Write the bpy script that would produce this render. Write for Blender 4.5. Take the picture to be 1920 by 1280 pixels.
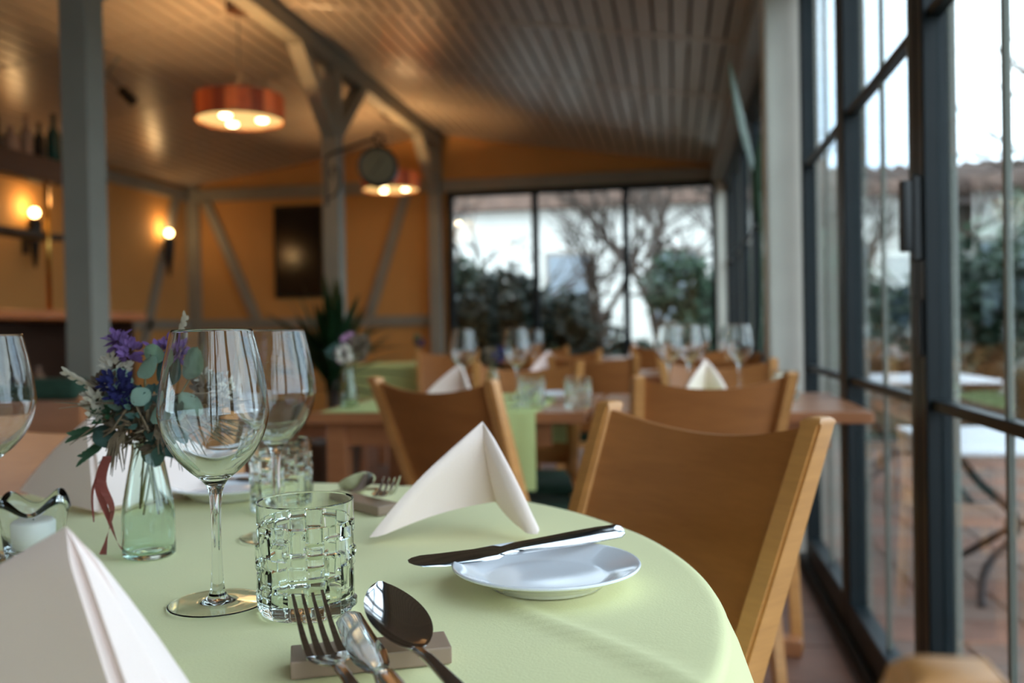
import bpy, bmesh, math, random
from mathutils import Vector, Matrix, Quaternion
R = math.radians
random.seed(7)
for o in list(bpy.data.objects):
    bpy.data.objects.remove(o)
SC = bpy.context.scene
COL = SC.collection

# ------------------------------------------------------------------ camera
EYE = 0.97
YAW, PITCH, ROLL = R(10.2), R(-0.67), R(1.05)
cam_d = bpy.data.cameras.new('camera')
cam = bpy.data.objects.new('camera', cam_d); COL.objects.link(cam)
fw = Vector((-math.sin(YAW) * math.cos(PITCH), math.cos(YAW) * math.cos(PITCH), math.sin(PITCH)))
r0 = Vector((math.cos(YAW), math.sin(YAW), 0)); u0 = r0.cross(fw)
rr = r0 * math.cos(ROLL) - u0 * math.sin(ROLL); uu = u0 * math.cos(ROLL) + r0 * math.sin(ROLL)
m3 = Matrix((rr, uu, -fw)).transposed()
cam.matrix_world = Matrix.Translation((0, 0, EYE)) @ m3.to_4x4()
cam_d.sensor_width = 36; cam_d.lens = 1700 * 36 / 1920; cam_d.clip_start = 0.02; cam_d.clip_end = 300
cam_d.dof.use_dof = True; cam_d.dof.focus_distance = 0.70; cam_d.dof.aperture_fstop = 4.4
SC.camera = cam
# ------------------------------------------------------------------ sky
w = bpy.data.worlds.new('sky'); SC.world = w; w.use_nodes = True
nt = w.node_tree; nt.nodes.clear()
def N(t, ty, **k):
    n = t.nodes.new(ty)
    for a, b in k.items(): setattr(n, a, b)
    return n
tc = N(nt, 'ShaderNodeTexCoord')
nz = N(nt, 'ShaderNodeTexNoise'); nz.inputs['Scale'].default_value = 2.2; nz.inputs['Detail'].default_value = 5
cr = N(nt, 'ShaderNodeValToRGB')
cr.color_ramp.elements[0].position = 0.38; cr.color_ramp.elements[0].color = (0.54, 0.69, 0.88, 1)
cr.color_ramp.elements[1].position = 0.66; cr.color_ramp.elements[1].color = (0.95, 0.97, 1.0, 1)
bg = N(nt, 'ShaderNodeBackground'); bg.inputs['Strength'].default_value = 5.7
wo = N(nt, 'ShaderNodeOutputWorld')
nt.links.new(tc.outputs['Generated'], nz.inputs['Vector']); nt.links.new(nz.outputs['Fac'], cr.inputs['Fac'])
nt.links.new(cr.outputs['Color'], bg.inputs['Color']); nt.links.new(bg.outputs['Background'], wo.inputs['Surface'])
# ------------------------------------------------------------------ exposure
vs = SC.view_settings
vs.view_transform = 'Standard'; vs.look = 'None'; vs.exposure = 0.0; vs.gamma = 1.0; vs.use_curve_mapping = False
cy = SC.cycles
cy.max_bounces = 14; cy.transmission_bounces = 12; cy.transparent_max_bounces = 24; cy.diffuse_bounces = 4; cy.glossy_bounces = 5
cy.sample_clamp_indirect = 6.0
cy.use_denoising = True; cy.blur_glossy = 0.0

# ------------------------------------------------------------------ helpers
def lin(c):
    return tuple(((x / 255) / 12.92 if x / 255 <= 0.04045 else ((x / 255 + 0.055) / 1.055) ** 2.4) for x in c) + (1,)
MAT = {}
def mat(name, rgb, rough=0.5, metal=0.0, var=0.0, vscale=8.0, bump=0.0, bscale=60.0, coat=0.0, stretch=None, spec=None, sheen=0.0):
    """principled with a procedural noise variation of the colour and a fine bump"""
    if name in MAT: return MAT[name]
    m = bpy.data.materials.new(name); m.use_nodes = True; t = m.node_tree
    p = t.nodes['Principled BSDF']
    c = lin(rgb)
    p.inputs['Base Color'].default_value = c; p.inputs['Roughness'].default_value = rough; p.inputs['Metallic'].default_value = metal
    if coat: p.inputs['Coat Weight'].default_value = coat; p.inputs['Coat Roughness'].default_value = 0.15
    if spec is not None: p.inputs['Specular IOR Level'].default_value = spec
    if sheen: p.inputs['Sheen Weight'].default_value = sheen
    co = N(t, 'ShaderNodeTexCoord'); mp = N(t, 'ShaderNodeMapping')
    if stretch: mp.inputs['Scale'].default_value = stretch
    t.links.new(co.outputs['Object'], mp.inputs['Vector'])
    if var:
        n = N(t, 'ShaderNodeTexNoise'); n.inputs['Scale'].default_value = vscale; n.inputs['Detail'].default_value = 6
        t.links.new(mp.outputs['Vector'], n.inputs['Vector'])
        r = N(t, 'ShaderNodeValToRGB')
        r.color_ramp.elements[0].position = 0.3; r.color_ramp.elements[1].position = 0.7
        r.color_ramp.elements[0].color = tuple(x * (1 - var) for x in c[:3]) + (1,)
        r.color_ramp.elements[1].color = tuple(min(1, x * (1 + var)) for x in c[:3]) + (1,)
        t.links.new(n.outputs['Fac'], r.inputs['Fac']); t.links.new(r.outputs['Color'], p.inputs['Base Color'])
    if bump:
        n = N(t, 'ShaderNodeTexNoise'); n.inputs['Scale'].default_value = bscale; n.inputs['Detail'].default_value = 4
        t.links.new(mp.outputs['Vector'], n.inputs['Vector'])
        b = N(t, 'ShaderNodeBump'); b.inputs['Strength'].default_value = bump; b.inputs['Distance'].default_value = 0.002
        t.links.new(n.outputs['Fac'], b.inputs['Height']); t.links.new(b.outputs['Normal'], p.inputs['Normal'])
    MAT[name] = m; return m
def wood(name, rgb, var=0.22, rough=0.4, grain=(1, 14, 14), scale=3.0, coat=0.15):
    if name in MAT: return MAT[name]
    m = bpy.data.materials.new(name); m.use_nodes = True; t = m.node_tree
    p = t.nodes['Principled BSDF']; p.inputs['Roughness'].default_value = rough
    p.inputs['Coat Weight'].default_value = coat; p.inputs['Coat Roughness'].default_value = 0.25
    co = N(t, 'ShaderNodeTexCoord'); mp = N(t, 'ShaderNodeMapping'); mp.inputs['Scale'].default_value = grain
    t.links.new(co.outputs['Object'], mp.inputs['Vector'])
    n1 = N(t, 'ShaderNodeTexNoise'); n1.inputs['Scale'].default_value = scale; n1.inputs['Detail'].default_value = 8; n1.inputs['Distortion'].default_value = 0.8
    n2 = N(t, 'ShaderNodeTexNoise'); n2.inputs['Scale'].default_value = scale * 7; n2.inputs['Detail'].default_value = 3
    t.links.new(mp.outputs['Vector'], n1.inputs['Vector']); t.links.new(mp.outputs['Vector'], n2.inputs['Vector'])
    mx = N(t, 'ShaderNodeMix', data_type='FLOAT'); mx.inputs[0].default_value = 0.35
    t.links.new(n1.outputs['Fac'], mx.inputs[2]); t.links.new(n2.outputs['Fac'], mx.inputs[3])
    c = lin(rgb); r = N(t, 'ShaderNodeValToRGB')
    r.color_ramp.elements[0].position = 0.32; r.color_ramp.elements[1].position = 0.68
    r.color_ramp.elements[0].color = tuple(x * (1 - var * k) for x, k in zip(c[:3], (0.9, 1.1, 1.2))) + (1,)
    r.color_ramp.elements[1].color = tuple(min(1, x * (1 + var * 0.7)) for x in c[:3]) + (1,)
    t.links.new(mx.outputs[0], r.inputs['Fac']); t.links.new(r.outputs['Color'], p.inputs['Base Color'])
    b = N(t, 'ShaderNodeBump'); b.inputs['Strength'].default_value = 0.05; b.inputs['Distance'].default_value = 0.001
    t.links.new(mx.outputs[0], b.inputs['Height']); t.links.new(b.outputs['Normal'], p.inputs['Normal'])
    MAT[name] = m; return m
def glassm(name, rgb=(255, 255, 255), ior=1.48, rough=0.0):
    m = bpy.data.materials.new(name); m.use_nodes = True; t = m.node_tree; t.nodes.remove(t.nodes['Principled BSDF'])
    g = N(t, 'ShaderNodeBsdfGlass'); g.inputs['Color'].default_value = lin(rgb); g.inputs['IOR'].default_value = ior; g.inputs['Roughness'].default_value = rough
    t.links.new(g.outputs['BSDF'], t.nodes['Material Output'].inputs['Surface']); MAT[name] = m; return m
def panem(name, tint=(240, 246, 246), f0=0.045):
    """thin window glass: transmits straight through, mirrors by Schlick's Fresnel law on each of its two faces"""
    m = bpy.data.materials.new(name); m.use_nodes = True; t = m.node_tree; t.nodes.remove(t.nodes['Principled BSDF'])
    tr = N(t, 'ShaderNodeBsdfTransparent'); tr.inputs['Color'].default_value = lin(tint)
    gl = N(t, 'ShaderNodeBsdfGlossy'); gl.inputs['Roughness'].default_value = 0.0; gl.inputs['Color'].default_value = (1, 1, 1, 1)
    ge = N(t, 'ShaderNodeNewGeometry')
    d = N(t, 'ShaderNodeVectorMath', operation='DOT_PRODUCT'); t.links.new(ge.outputs['Normal'], d.inputs[0]); t.links.new(ge.outputs['Incoming'], d.inputs[1])
    a = N(t, 'ShaderNodeMath', operation='ABSOLUTE'); t.links.new(d.outputs['Value'], a.inputs[0])
    s = N(t, 'ShaderNodeMath', operation='SUBTRACT'); s.inputs[0].default_value = 1; t.links.new(a.outputs[0], s.inputs[1])
    q = N(t, 'ShaderNodeMath', operation='POWER'); q.inputs[1].default_value = 5; t.links.new(s.outputs[0], q.inputs[0])
    f = N(t, 'ShaderNodeMath', operation='MULTIPLY_ADD'); f.inputs[1].default_value = 1 - f0; f.inputs[2].default_value = f0; t.links.new(q.outputs[0], f.inputs[0])
    mx = N(t, 'ShaderNodeMixShader'); t.links.new(f.outputs[0], mx.inputs[0]); t.links.new(tr.outputs[0], mx.inputs[1]); t.links.new(gl.outputs[0], mx.inputs[2])
    t.links.new(mx.outputs[0], t.nodes['Material Output'].inputs['Surface']); MAT[name] = m; return m
def emitm(name, rgb, strength):
    m = bpy.data.materials.new(name); m.use_nodes = True; t = m.node_tree; t.nodes.remove(t.nodes['Principled BSDF'])
    e = N(t, 'ShaderNodeEmission'); e.inputs['Color'].default_value = lin(rgb); e.inputs['Strength'].default_value = strength
    t.links.new(e.outputs[0], t.nodes['Material Output'].inputs['Surface']); MAT[name] = m; return m
def translucent(name, rgb, amount=0.35, rough=0.6, var=0.0, vscale=10):
    m = mat(name, rgb, rough, var=var, vscale=vscale); t = m.node_tree
    p = t.nodes['Principled BSDF']; out = t.nodes['Material Output']
    tr = N(t, 'ShaderNodeBsdfTranslucent'); tr.inputs['Color'].default_value = lin(rgb)
    mx = N(t, 'ShaderNodeMixShader'); mx.inputs[0].default_value = amount
    t.links.new(p.outputs[0], mx.inputs[1]); t.links.new(tr.outputs[0], mx.inputs[2]); t.links.new(mx.outputs[0], out.inputs['Surface'])
    return m

def mesh_of(bm, name, mats, smooth=False, sharp=None):
    bmesh.ops.recalc_face_normals(bm, faces=bm.faces[:])
    me = bpy.data.meshes.new(name); bm.to_mesh(me); bm.free()
    for m in (mats if isinstance(mats, (list, tuple)) else [mats]): me.materials.append(m)
    if smooth:
        for p in me.polygons: p.use_smooth = True
        if sharp: me.set_sharp_from_angle(angle=R(sharp))
    return me
def put(name, me, parent=None, loc=(0, 0, 0), rot=(0, 0, 0), scale=(1, 1, 1)):
    o = bpy.data.objects.new(name, me); COL.objects.link(o); o.parent = parent
    o.location = loc; o.rotation_euler = rot; o.scale = scale
    return o
def ob(name, bm, m, parent=None, loc=(0, 0, 0), rot=(0, 0, 0), smooth=False, sharp=None):
    return put(name, mesh_of(bm, name, m, smooth, sharp), parent, loc, rot)
def tag(o, label, cat, group=None):
    o['label'] = label; o['category'] = cat
    if group: o['group'] = group
    return o
def thing(name, label, cat, loc=(0, 0, 0), rotz=0, group=None):
    o = bpy.data.objects.new(name, None); COL.objects.link(o); o.location = loc; o.rotation_euler = (0, 0, rotz)
    o.empty_display_size = 0.05
    return tag(o, label, cat, group)
def struct(o): o['kind'] = 'structure'; return o
def sempty(name, loc=(0, 0, 0), rotz=0):
    o = bpy.data.objects.new(name, None); COL.objects.link(o); o.location = loc; o.rotation_euler = (0, 0, rotz); return struct(o)
def dup(root, loc, rotz=None, label=None, group=None, cat=None):
    r = root.copy(); COL.objects.link(r); r.location = loc
    if rotz is not None: r.rotation_euler = (0, 0, rotz)
    if label: r['label'] = label
    if group: r['group'] = group
    if cat: r['category'] = cat
    for ch in root.children:
        c = ch.copy(); COL.objects.link(c); c.parent = r
        for g in ch.children:
            d = g.copy(); COL.objects.link(d); d.parent = c
    return r

def box(bm, a, b, bev=0.0, seg=2):
    """axis-aligned box between corners a and b"""
    vs_ = [bm.verts.new((x, y, z)) for x in (a[0], b[0]) for y in (a[1], b[1]) for z in (a[2], b[2])]
    fs = [(0, 1, 3, 2), (4, 6, 7, 5), (0, 4, 5, 1), (2, 3, 7, 6), (0, 2, 6, 4), (1, 5, 7, 3)]
    F = [bm.faces.new([vs_[i] for i in f]) for f in fs]
    if bev:
        es = set(e for f in F for e in f.edges)
        bmesh.ops.bevel(bm, geom=list(es), offset=bev, segments=seg, profile=0.6, affect='EDGES')
def beam(bm, p, q, wd, ht, up=(0, 0, 1), bev=0.0):
    """rectangular bar from p to q, wd across, ht along 'up'"""
    p, q, up = Vector(p), Vector(q), Vector(up)
    d = (q - p).normalized(); s = d.cross(up).normalized(); t = s.cross(d).normalized()
    vs_ = [bm.verts.new(c + s * (i * wd / 2) + t * (j * ht / 2)) for c in (p, q) for i, j in ((-1, -1), (1, -1), (1, 1), (-1, 1))]
    F = [bm.faces.new([vs_[i] for i in f]) for f in ((3, 2, 1, 0), (4, 5, 6, 7), (0, 1, 5, 4), (1, 2, 6, 5), (2, 3, 7, 6), (3, 0, 4, 7))]
    if bev:
        bmesh.ops.bevel(bm, geom=list(set(e for f in F for e in f.edges)), offset=bev, segments=2, profile=0.6, affect='EDGES')
def tube(bm, pts, rad, n=8, caps=True, flat=1.0):
    """round tube along a polyline; rad number or list; flat scales the second axis"""
    pts = [Vector(p) for p in pts]; L = len(pts)
    rads = rad if isinstance(rad, (list, tuple)) else [rad] * L
    rings = []; ref = None
    for i, p in enumerate(pts):
        d = (pts[min(i + 1, L - 1)] - pts[max(i - 1, 0)]).normalized()
        if ref is None:
            ref = Vector((0, 0, 1)) if abs(d.z) < 0.9 else Vector((1, 0, 0))
        s = d.cross(ref).normalized(); t = s.cross(d).normalized(); ref = t
        rings.append([bm.verts.new(p + (s * math.cos(2 * math.pi * k / n) + t * math.sin(2 * math.pi * k / n) * flat) * rads[i]) for k in range(n)])
    for a, b in zip(rings, rings[1:]):
        for k in range(n): bm.faces.new((a[k], a[(k + 1) % n], b[(k + 1) % n], b[k]))
    if caps:
        bm.faces.new(rings[0][::-1]); bm.faces.new(rings[-1])
def lathe(bm, prof, n=32, z0=0.0, c=(0, 0)):
    rings = []
    for r, z in prof:
        if r < 1e-6: rings.append([bm.verts.new((c[0], c[1], z + z0))])
        else: rings.append([bm.verts.new((c[0] + r * math.cos(2 * math.pi * k / n), c[1] + r * math.sin(2 * math.pi * k / n), z + z0)) for k in range(n)])
    for a, b in zip(rings, rings[1:]):
        for k in range(n):
            k2 = (k + 1) % n
            if len(a) == 1 and len(b) == 1: continue
            if len(a) == 1: bm.faces.new((a[0], b[k2], b[k]))
            elif len(b) == 1: bm.faces.new((a[k], a[k2], b[0]))
            else: bm.faces.new((a[k], a[k2], b[k2], b[k]))
def crom(pts, n=5):
    """Catmull-Rom resampling of a list of tuples"""
    P = [Vector(p) if len(p) == 3 else Vector((p[0], p[1], 0)) for p in pts]; out = []
    for i in range(len(P) - 1):
        a, b, c, d = P[max(i - 1, 0)], P[i], P[i + 1], P[min(i + 2, len(P) - 1)]
        for k in range(n):
            t = k / n
            out.append(0.5 * ((2 * b) + (c - a) * t + (2 * a - 5 * b + 4 * c - d) * t * t + (3 * b - a - 3 * c + d) * t ** 3))
    out.append(P[-1])
    return out
def crom2(pts, n=5): return [(max(0.0, v.x), v.y) for v in crom(pts, n)]
def prism(bm, outline, z0, z1):
    a = [bm.verts.new((x, y, z0)) for x, y in outline]; b = [bm.verts.new((x, y, z1)) for x, y in outline]
    bm.faces.new(a[::-1]); bm.faces.new(b); n = len(a)
    for i in range(n): bm.faces.new((a[i], a[(i + 1) % n], b[(i + 1) % n], b[i]))
def B(): return bmesh.new()

# ------------------------------------------------------------------ materials
M_ceil = mat('ceiling_paint', (172, 158, 142), 0.28, var=0.04, vscale=3)
M_slot = mat('ceiling_gap_dark', (44, 38, 33), 0.8)
M_beam = mat('timber_paint', (132, 128, 116), 0.55, var=0.06, vscale=5, bump=0.1, bscale=30)
M_post = mat('post_paint', (186, 184, 172), 0.5, var=0.05, vscale=5)
M_wall = mat('ochre_plaster', (190, 138, 76), 0.8, var=0.05, vscale=2, bump=0.15, bscale=40)
M_frame = mat('dark_steel', (15, 25, 29), 0.45, var=0.1, spec=0.3)
M_alu = mat('light_metal_bar', (118, 120, 112), 0.45, spec=0.3)
M_black = mat('black_metal', (14, 16, 17), 0.45)
M_tile = mat('terracotta_tile', (118, 82, 66), 0.55, var=0.22, vscale=5, bump=0.1)
M_grout = mat('tile_grout', (96, 82, 74), 0.9)
M_paver = mat('terrace_paver', (104, 84, 74), 0.85, var=0.25, vscale=4, bump=0.3)
M_cloth = mat('green_tablecloth', (226, 222, 166), 0.75, var=0.02, vscale=6, bump=0.12, bscale=500, sheen=0.15)
M_runner = mat('green_runner', (200, 212, 142), 0.8, bump=0.1, bscale=400)
M_nap = mat('cream_napkin', (240, 220, 212), 0.85, bump=0.15, bscale=600, sheen=0.2)
M_beech = wood('beech_wood', (196, 138, 78), 0.16, 0.42, (1.2, 1.2, 12), 2.6)
M_panel = wood('beech_panel', (166, 106, 56), 0.17, 0.4, (1.5, 4, 12), 2.2)
M_table = wood('table_wood', (168, 110, 72), 0.2, 0.3, (1, 10, 10), 2.4, coat=0.3)
M_dwood = wood('dark_wood', (70, 44, 28), 0.25, 0.4, (1, 10, 10), 2.4)
M_bar = wood('bar_wood', (190, 112, 54), 0.2, 0.3, (10, 1, 10), 2.4, coat=0.3)
M_green = mat('green_cushion', (34, 62, 46), 0.9, var=0.15, vscale=30, bump=0.3, bscale=300)
M_steel = mat('cutlery_steel', (205, 205, 208), 0.09, metal=1.0)
M_porc = mat('white_porcelain', (236, 238, 244), 0.12, coat=0.6)
M_rest = mat('taupe_rest', (150, 126, 108), 0.45, var=0.05)
M_glass = glassm('clear_glass', (252, 253, 253), 1.47)
M_cut = glassm('cut_crystal', (252, 254, 252), 1.5)
M_bottle = glassm('green_bottle_glass', (247, 253, 250), 1.45)
M_pane = panem('window_glass')
M_candle = translucent('candle_wax', (240, 238, 234), 0.3, 0.4)
M_brass = mat('brass', (214, 164, 80), 0.25, metal=1.0)
M_conc = mat('column_paint', (206, 206, 194), 0.6, var=0.05, vscale=4)
M_leafd = mat('dark_palm_leaf', (38, 74, 40), 0.45, var=0.25, vscale=6)
M_pot = mat('glazed_pot', (84, 60, 44), 0.5)
M_bark = mat('tree_bark', (74, 62, 54), 0.9, var=0.3, vscale=12)

# ------------------------------------------------------------------ room shell
XL, XR, YB, YF = -5.3, 0.54, 9.3, -3.0
RX, RZ, EZR, EZL = -2.45, 3.05, 2.56, 2.62       # ridge and eaves
b = B(); box(b, (XL - 0.2, YF - 0.2, -0.12), (XR, YB + 0.2, -0.012)); floor = struct(ob('floor', b, M_grout))
bt = B(); box(bt, (-0.146, -0.146, -0.011), (0.146, 0.146, 0.0), 0.002, 1); tile_me = mesh_of(bt, 'floor_tile', M_tile)
x = XR - 0.22
tl = []
while x > -2.4:
    y = 0.6
    while y < 7.0:
        tl.append((x, y)); y += 0.3
    x -= 0.3
for i, (x, y) in enumerate(tl):
    put('floor_tile', tile_me, floor, (x, y, 0), (0, 0, (i * 7 % 4) * R(90)))
b = B(); done = set((round(x, 2), round(y, 2)) for x, y in tl)   # rest of the tiling, on the same grid
for i in range(19):
    for j in range(-12, 29):
        x, y = XR - 0.22 - 0.3 * i, 0.6 + 0.3 * j
        if (round(x, 2), round(y, 2)) not in done and x - .146 > XL: box(b, (x - 0.146, y - 0.146, -0.011), (x + 0.146, y + 0.146, 0.0))
o = ob('tile_field', b, M_tile, floor); o['kind'] = 'stuff'

# ceiling: two pitched slopes of boards with open dark joints and cross battens
ceil_o = sempty('ceiling')
b = B()
for (xa, za, xb, zb) in ((RX, RZ, XR + 0.1, EZR), (RX, RZ, XL - 0.1, EZL)):
    sl = Vector((xb - xa, 0, zb - za)); nrm = Vector((0, -1, 0)).cross(sl).normalized()
    if nrm.z < 0: nrm = -nrm
    vs_ = [(xa, YF, za), (xb, YF, zb), (xb, YB, zb), (xa, YB, za)]
    lo = [b.verts.new(Vector(v) + nrm * 0.022) for v in vs_]; hi = [b.verts.new(Vector(v) + nrm * 0.09) for v in vs_]
    b.faces.new(lo); b.faces.new(hi[::-1])
    for i in range(4): b.faces.new((lo[i], lo[(i + 1) % 4], hi[(i + 1) % 4], hi[i]))
ob('roof_deck', b, M_slot, ceil_o)
def slope_boards(xb, zb, pitch=0.102, gap=0.016):
    L = math.hypot(xb - RX, zb - RZ); n = int(L / pitch); ang = math.atan2(zb - RZ, abs(xb - RX))
    sgn = 1 if xb > RX else -1
    bb = B(); box(bb, (-(pitch - gap) / 2, YF, 0.0), ((pitch - gap) / 2, YB, 0.02), 0.003, 1); me = mesh_of(bb, 'ceiling_board', M_ceil)
    for i in range(n + 1):
        s = 0.09 + pitch * i
        if s > L - 0.03: break
        put('ceiling_board', me, ceil_o, (RX + sgn * s * math.cos(ang), 0, RZ + s * math.sin(ang)), (0, -sgn * ang, 0))
    bb = B(); box(bb, (-L / 2, -0.03, -0.006), (L / 2, 0.03, 0.012), 0.003, 1); me = mesh_of(bb, 'ceiling_batten', M_ceil)
    for k in range(10):
        y = -2.2 + 1.26 * k
        put('ceiling_batten', me, ceil_o, (RX + sgn * L / 2 * math.cos(ang), y, RZ + L / 2 * math.sin(ang)), (0, -sgn * ang, 0))
slope_boards(XR + 0.05, EZR); slope_boards(XL, EZL)

# ridge beam and posts with knee braces
b = B(); box(b, (RX - 0.06, YF, RZ - 0.14), (RX + 0.06, YB, RZ + 0.01), 0.006)
struct(ob('trim_1', b, M_beam))
for i, y in enumerate((0.55, 3.47, 6.33, 9.22)):
    e = sempty('trim_%d' % (i + 2), (RX, y, 0))
    b = B(); box(b, (-0.062, -0.062, 0), (0.062, 0.062, RZ - 0.14), 0.005); ob('post', b, M_beam, e)
    for s in (-1, 1):
        if y > 9 and s > 0: continue
        b = B(); beam(b, (0, s * 0.03, 2.43), (0, s * 0.62, RZ - 0.12), 0.085, 0.11, (1, 0, 0), 0.004); ob('brace', b, M_beam, e)

# back wall: plaster panels around the window, timber frame, gable
wb = sempty('wall_back', (0, YB, 0))
WX0, WX1, WZ0, WZ1 = -2.33, 0.44, 0.12, 2.43
b = B()
def gable(x): return RZ - (RZ - EZR) * (x - RX) / (XR - RX) if x > RX else RZ - (RZ - EZL) * (RX - x) / (RX - XL)
def wallpoly(bm, pts, y0, y1):
    a = [bm.verts.new((x, y0, z)) for x, z in pts]; c = [bm.verts.new((x, y1, z)) for x, z in pts]; n = len(a)
    bm.faces.new(a); bm.faces.new(c[::-1])
    for i in range(n): bm.faces.new((a[i], c[i], c[(i + 1) % n], a[(i + 1) % n]))
wallpoly(b, [(XL - .1, 0), (WX0, 0), (WX0, gable(WX0) + .03), (RX, RZ + .03), (XL - .1, EZL + .02)], 0, 0.16)
wallpoly(b, [(WX0, WZ1), (WX1, WZ1), (WX1, gable(WX1) + .03), (WX0, gable(WX0) + .03)], 0, 0.16)
wallpoly(b, [(WX0, 0), (WX1, 0), (WX1, WZ0), (WX0, WZ0)], 0, 0.16)
wallpoly(b, [(WX1, 0), (XR + .1, 0), (XR + .1, gable(XR) + .01), (WX1, gable(WX1) + .03)], 0, 0.16)
ob('plaster', b, M_wall, wb)
def timber(p, q, wd=0.13, th=0.05):
    bb = B(); beam(bb, (p[0], -0.02, p[1]), (q[0], -0.02, q[1]), th, wd, (0, 0, 1) if abs(q[0] - p[0]) > abs(q[1] - p[1]) else (1, 0, 0), 0.004)
    ob('timber', bb, M_beam, wb)
timber((XL + .07, 0), (XL + .07, 2.62), 0.14, .06); timber((XL, 2.52), (RX, 2.52)); timber((XL, 1.10), (RX, 1.10), 0.11)
timber((-5.09, 2.48), (-4.50, 1.14), 0.1); timber((-2.78, 2.46), (-3.22, 1.14), 0.1)
timber((RX, 2.50), (XR, 2.50), 0.13); timber((WX1 + .05, 0), (WX1 + .05, 2.46), 0.09)
# back window
win = sempty('window_1', (0, YB - 0.03, 0))
for x in (WX0 + .03, -1.402, -0.475, WX1 - .03):
    b = B(); box(b, (x - .035, -.03, WZ0), (x + .035, .05, WZ1), .004); ob('mullion', b, M_frame, win)
for z in (WZ0 + .035, WZ1 - .025):
    b = B(); box(b, (WX0, -.025, z - .03), (WX1, .045, z + .03), .004); ob('rail', b, M_frame, win)
for a, c in ((WX0 + .06, -1.437), (-1.367, -.51), (-.44, WX1 - .06)):
    b = B(); box(b, (a, 0, WZ0 + .06), (c, .006, WZ1 - .05)); ob('pane', b, M_pane, win)

# left wall
wl = sempty('wall_left', (XL, 0, 0))
LY0, LY1, LZ0, LZ1 = -2.5, 0.6, 0.85, 1.85
b = B(); box(b, (-.16, LY1, 0), (0, YB, EZL + .02)); box(b, (-.16, YF, 0), (0, LY0, EZL + .02)); box(b, (-.16, LY0, 0), (0, LY1, LZ0)); box(b, (-.16, LY0, LZ1), (0, LY1, EZL + .02)); ob('plaster', b, M_wall, wl)
win = sempty('window_16', (XL - .08, 0, 0))  # unseen window, added to let fill light in from the left
for y in (LY0 + .03, -.95, LY1 - .03):
    b = B(); box(b, (-.03, y - .035, LZ0), (.05, y + .035, LZ1), .004); ob('mullion', b, M_frame, win)
for z in (LZ0 + .03, LZ1 - .03):
    b = B(); box(b, (-.025, LY0, z - .03), (.045, LY1, z + .03), .004); ob('rail', b, M_frame, win)
for a, c in ((LY0 + .065, -.985), (-.915, LY1 - .065)):
    b = B(); box(b, (0, a, LZ0 + .06), (.006, c, LZ1 - .06)); ob('pane', b, M_pane, win)
def timl(p, q, wd=0.12):
    bb = B(); beam(bb, (.02, p[0], p[1]), (.02, q[0], q[1]), .05, wd, (0, 0, 1) if abs(q[0] - p[0]) > abs(q[1] - p[1]) else (0, 1, 0), 0.004)
    ob('timber', bb, M_beam, wl)
timl((YF, 2.52), (YB - .06, 2.52)); timl((.65, 1.10), (YB - .06, 1.10), .1); timl((9.0, 2.47), (8.35, 0.9), .1)
timl((7.55, 0), (7.55, 2.5)); timl((4.6, 0), (4.6, 2.5)); timl((1.6, 0), (1.6, 2.5))
# wall behind the camera
wf = sempty('wall_front', (0, YF, 0))
b = B(); wallpoly(b, [(XL - .1, 0), (XR + .1, 0), (XR + .1, gable(XR) + .02), (RX, RZ + .03), (XL - .1, EZL + .02)], -.16, 0); ob('plaster', b, M_wall, wf)

# ------------------------------------------------------------------ glazed wall on the right
def leaf(idx, y0, y1, handle=False, dx=0.0):
    e = sempty('window_%d' % idx, (XR + dx, 0, 0)); H = 2.36; s = 0.052
    def p(nm, a, c, m, bev=.004):
        bb = B(); box(bb, a, c, bev, 1); return ob(nm, bb, m, e)
    p('stile', (-.03, y0, .03), (.02, y0 + s, H), M_frame); p('stile', (-.03, y1 - s, .03), (.02, y1, H), M_frame)
    p('rail', (-.03, y0 + s, .03), (.02, y1 - s, .12), M_frame); p('rail', (-.03, y0 + s, H - .06), (.02, y1 - s, H), M_frame)
    ym = (y0 + y1) / 2
    p('glazing_bar', (-.007, ym - .007, .12), (.005, ym + .007, H - .06), M_alu, .002)
    zs = (.12, .80, 1.61, H - .06)
    for z in zs[1:3]: p('glazing_bar', (-.018, y0 + s, z - .011), (.010, y1 - s, z + .011), M_frame, .002)
    for a, c in ((y0 + s, ym - .007), (ym + .007, y1 - s)):
        for k in range(3): p('pane', (-.003, a, zs[k] + (.011 if k else 0)), (.003, c, zs[k + 1] - (.011 if k < 2 else 0)), M_pane, 0)
    for ya in (y0, y1 - s): p('stile_cover', (.02, ya + .004, .03), (.038, ya + s - .004, H), M_alu)
    p('glazing_bead', (-.0305, y0 + s, .12), (-.024, y0 + s + .012, H - .06), M_alu, .001)
    if handle:
        h = p('handle_plate', (-.05, y1 - s + .008, 1.10), (-.03, y1 - .01, 1.28), M_black); 
        bb = B(); box(bb, (-.072, y1 - s + .010, 1.12), (-.05, y1 - .014, 1.27), .006); ob('grip', bb, M_black, h, smooth=True, sharp=40)
        p('lock', (-.04, y1 - s + .01, .90), (-.03, y1 - .012, 1.02), M_black)
k = 2
for i in range(8):
    y1 = 3.83 - .89 * i
    leaf(k, y1 - .885, y1, handle=(i in (2,)), dx=0.0); k += 1
for i in range(5):
    y0 = 4.16 + 1.0 * i
    leaf(k, y0, y0 + .995); k += 1
b = B(); box(b, (XR - .05, YF, 0), (XR + .05, YB, .03), .004); struct(ob('trim_6', b, M_frame))        # threshold
b = B(); box(b, (XR - .16, YF, 2.40), (XR + .1, YB, 2.56), .006); struct(ob('trim_7', b, M_beam))      # wall plate
b = B(); box(b, (XR - .05, YF, 2.36), (XR + .06, YB, 2.405), .004); struct(ob('trim_8', b, M_frame))
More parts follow.
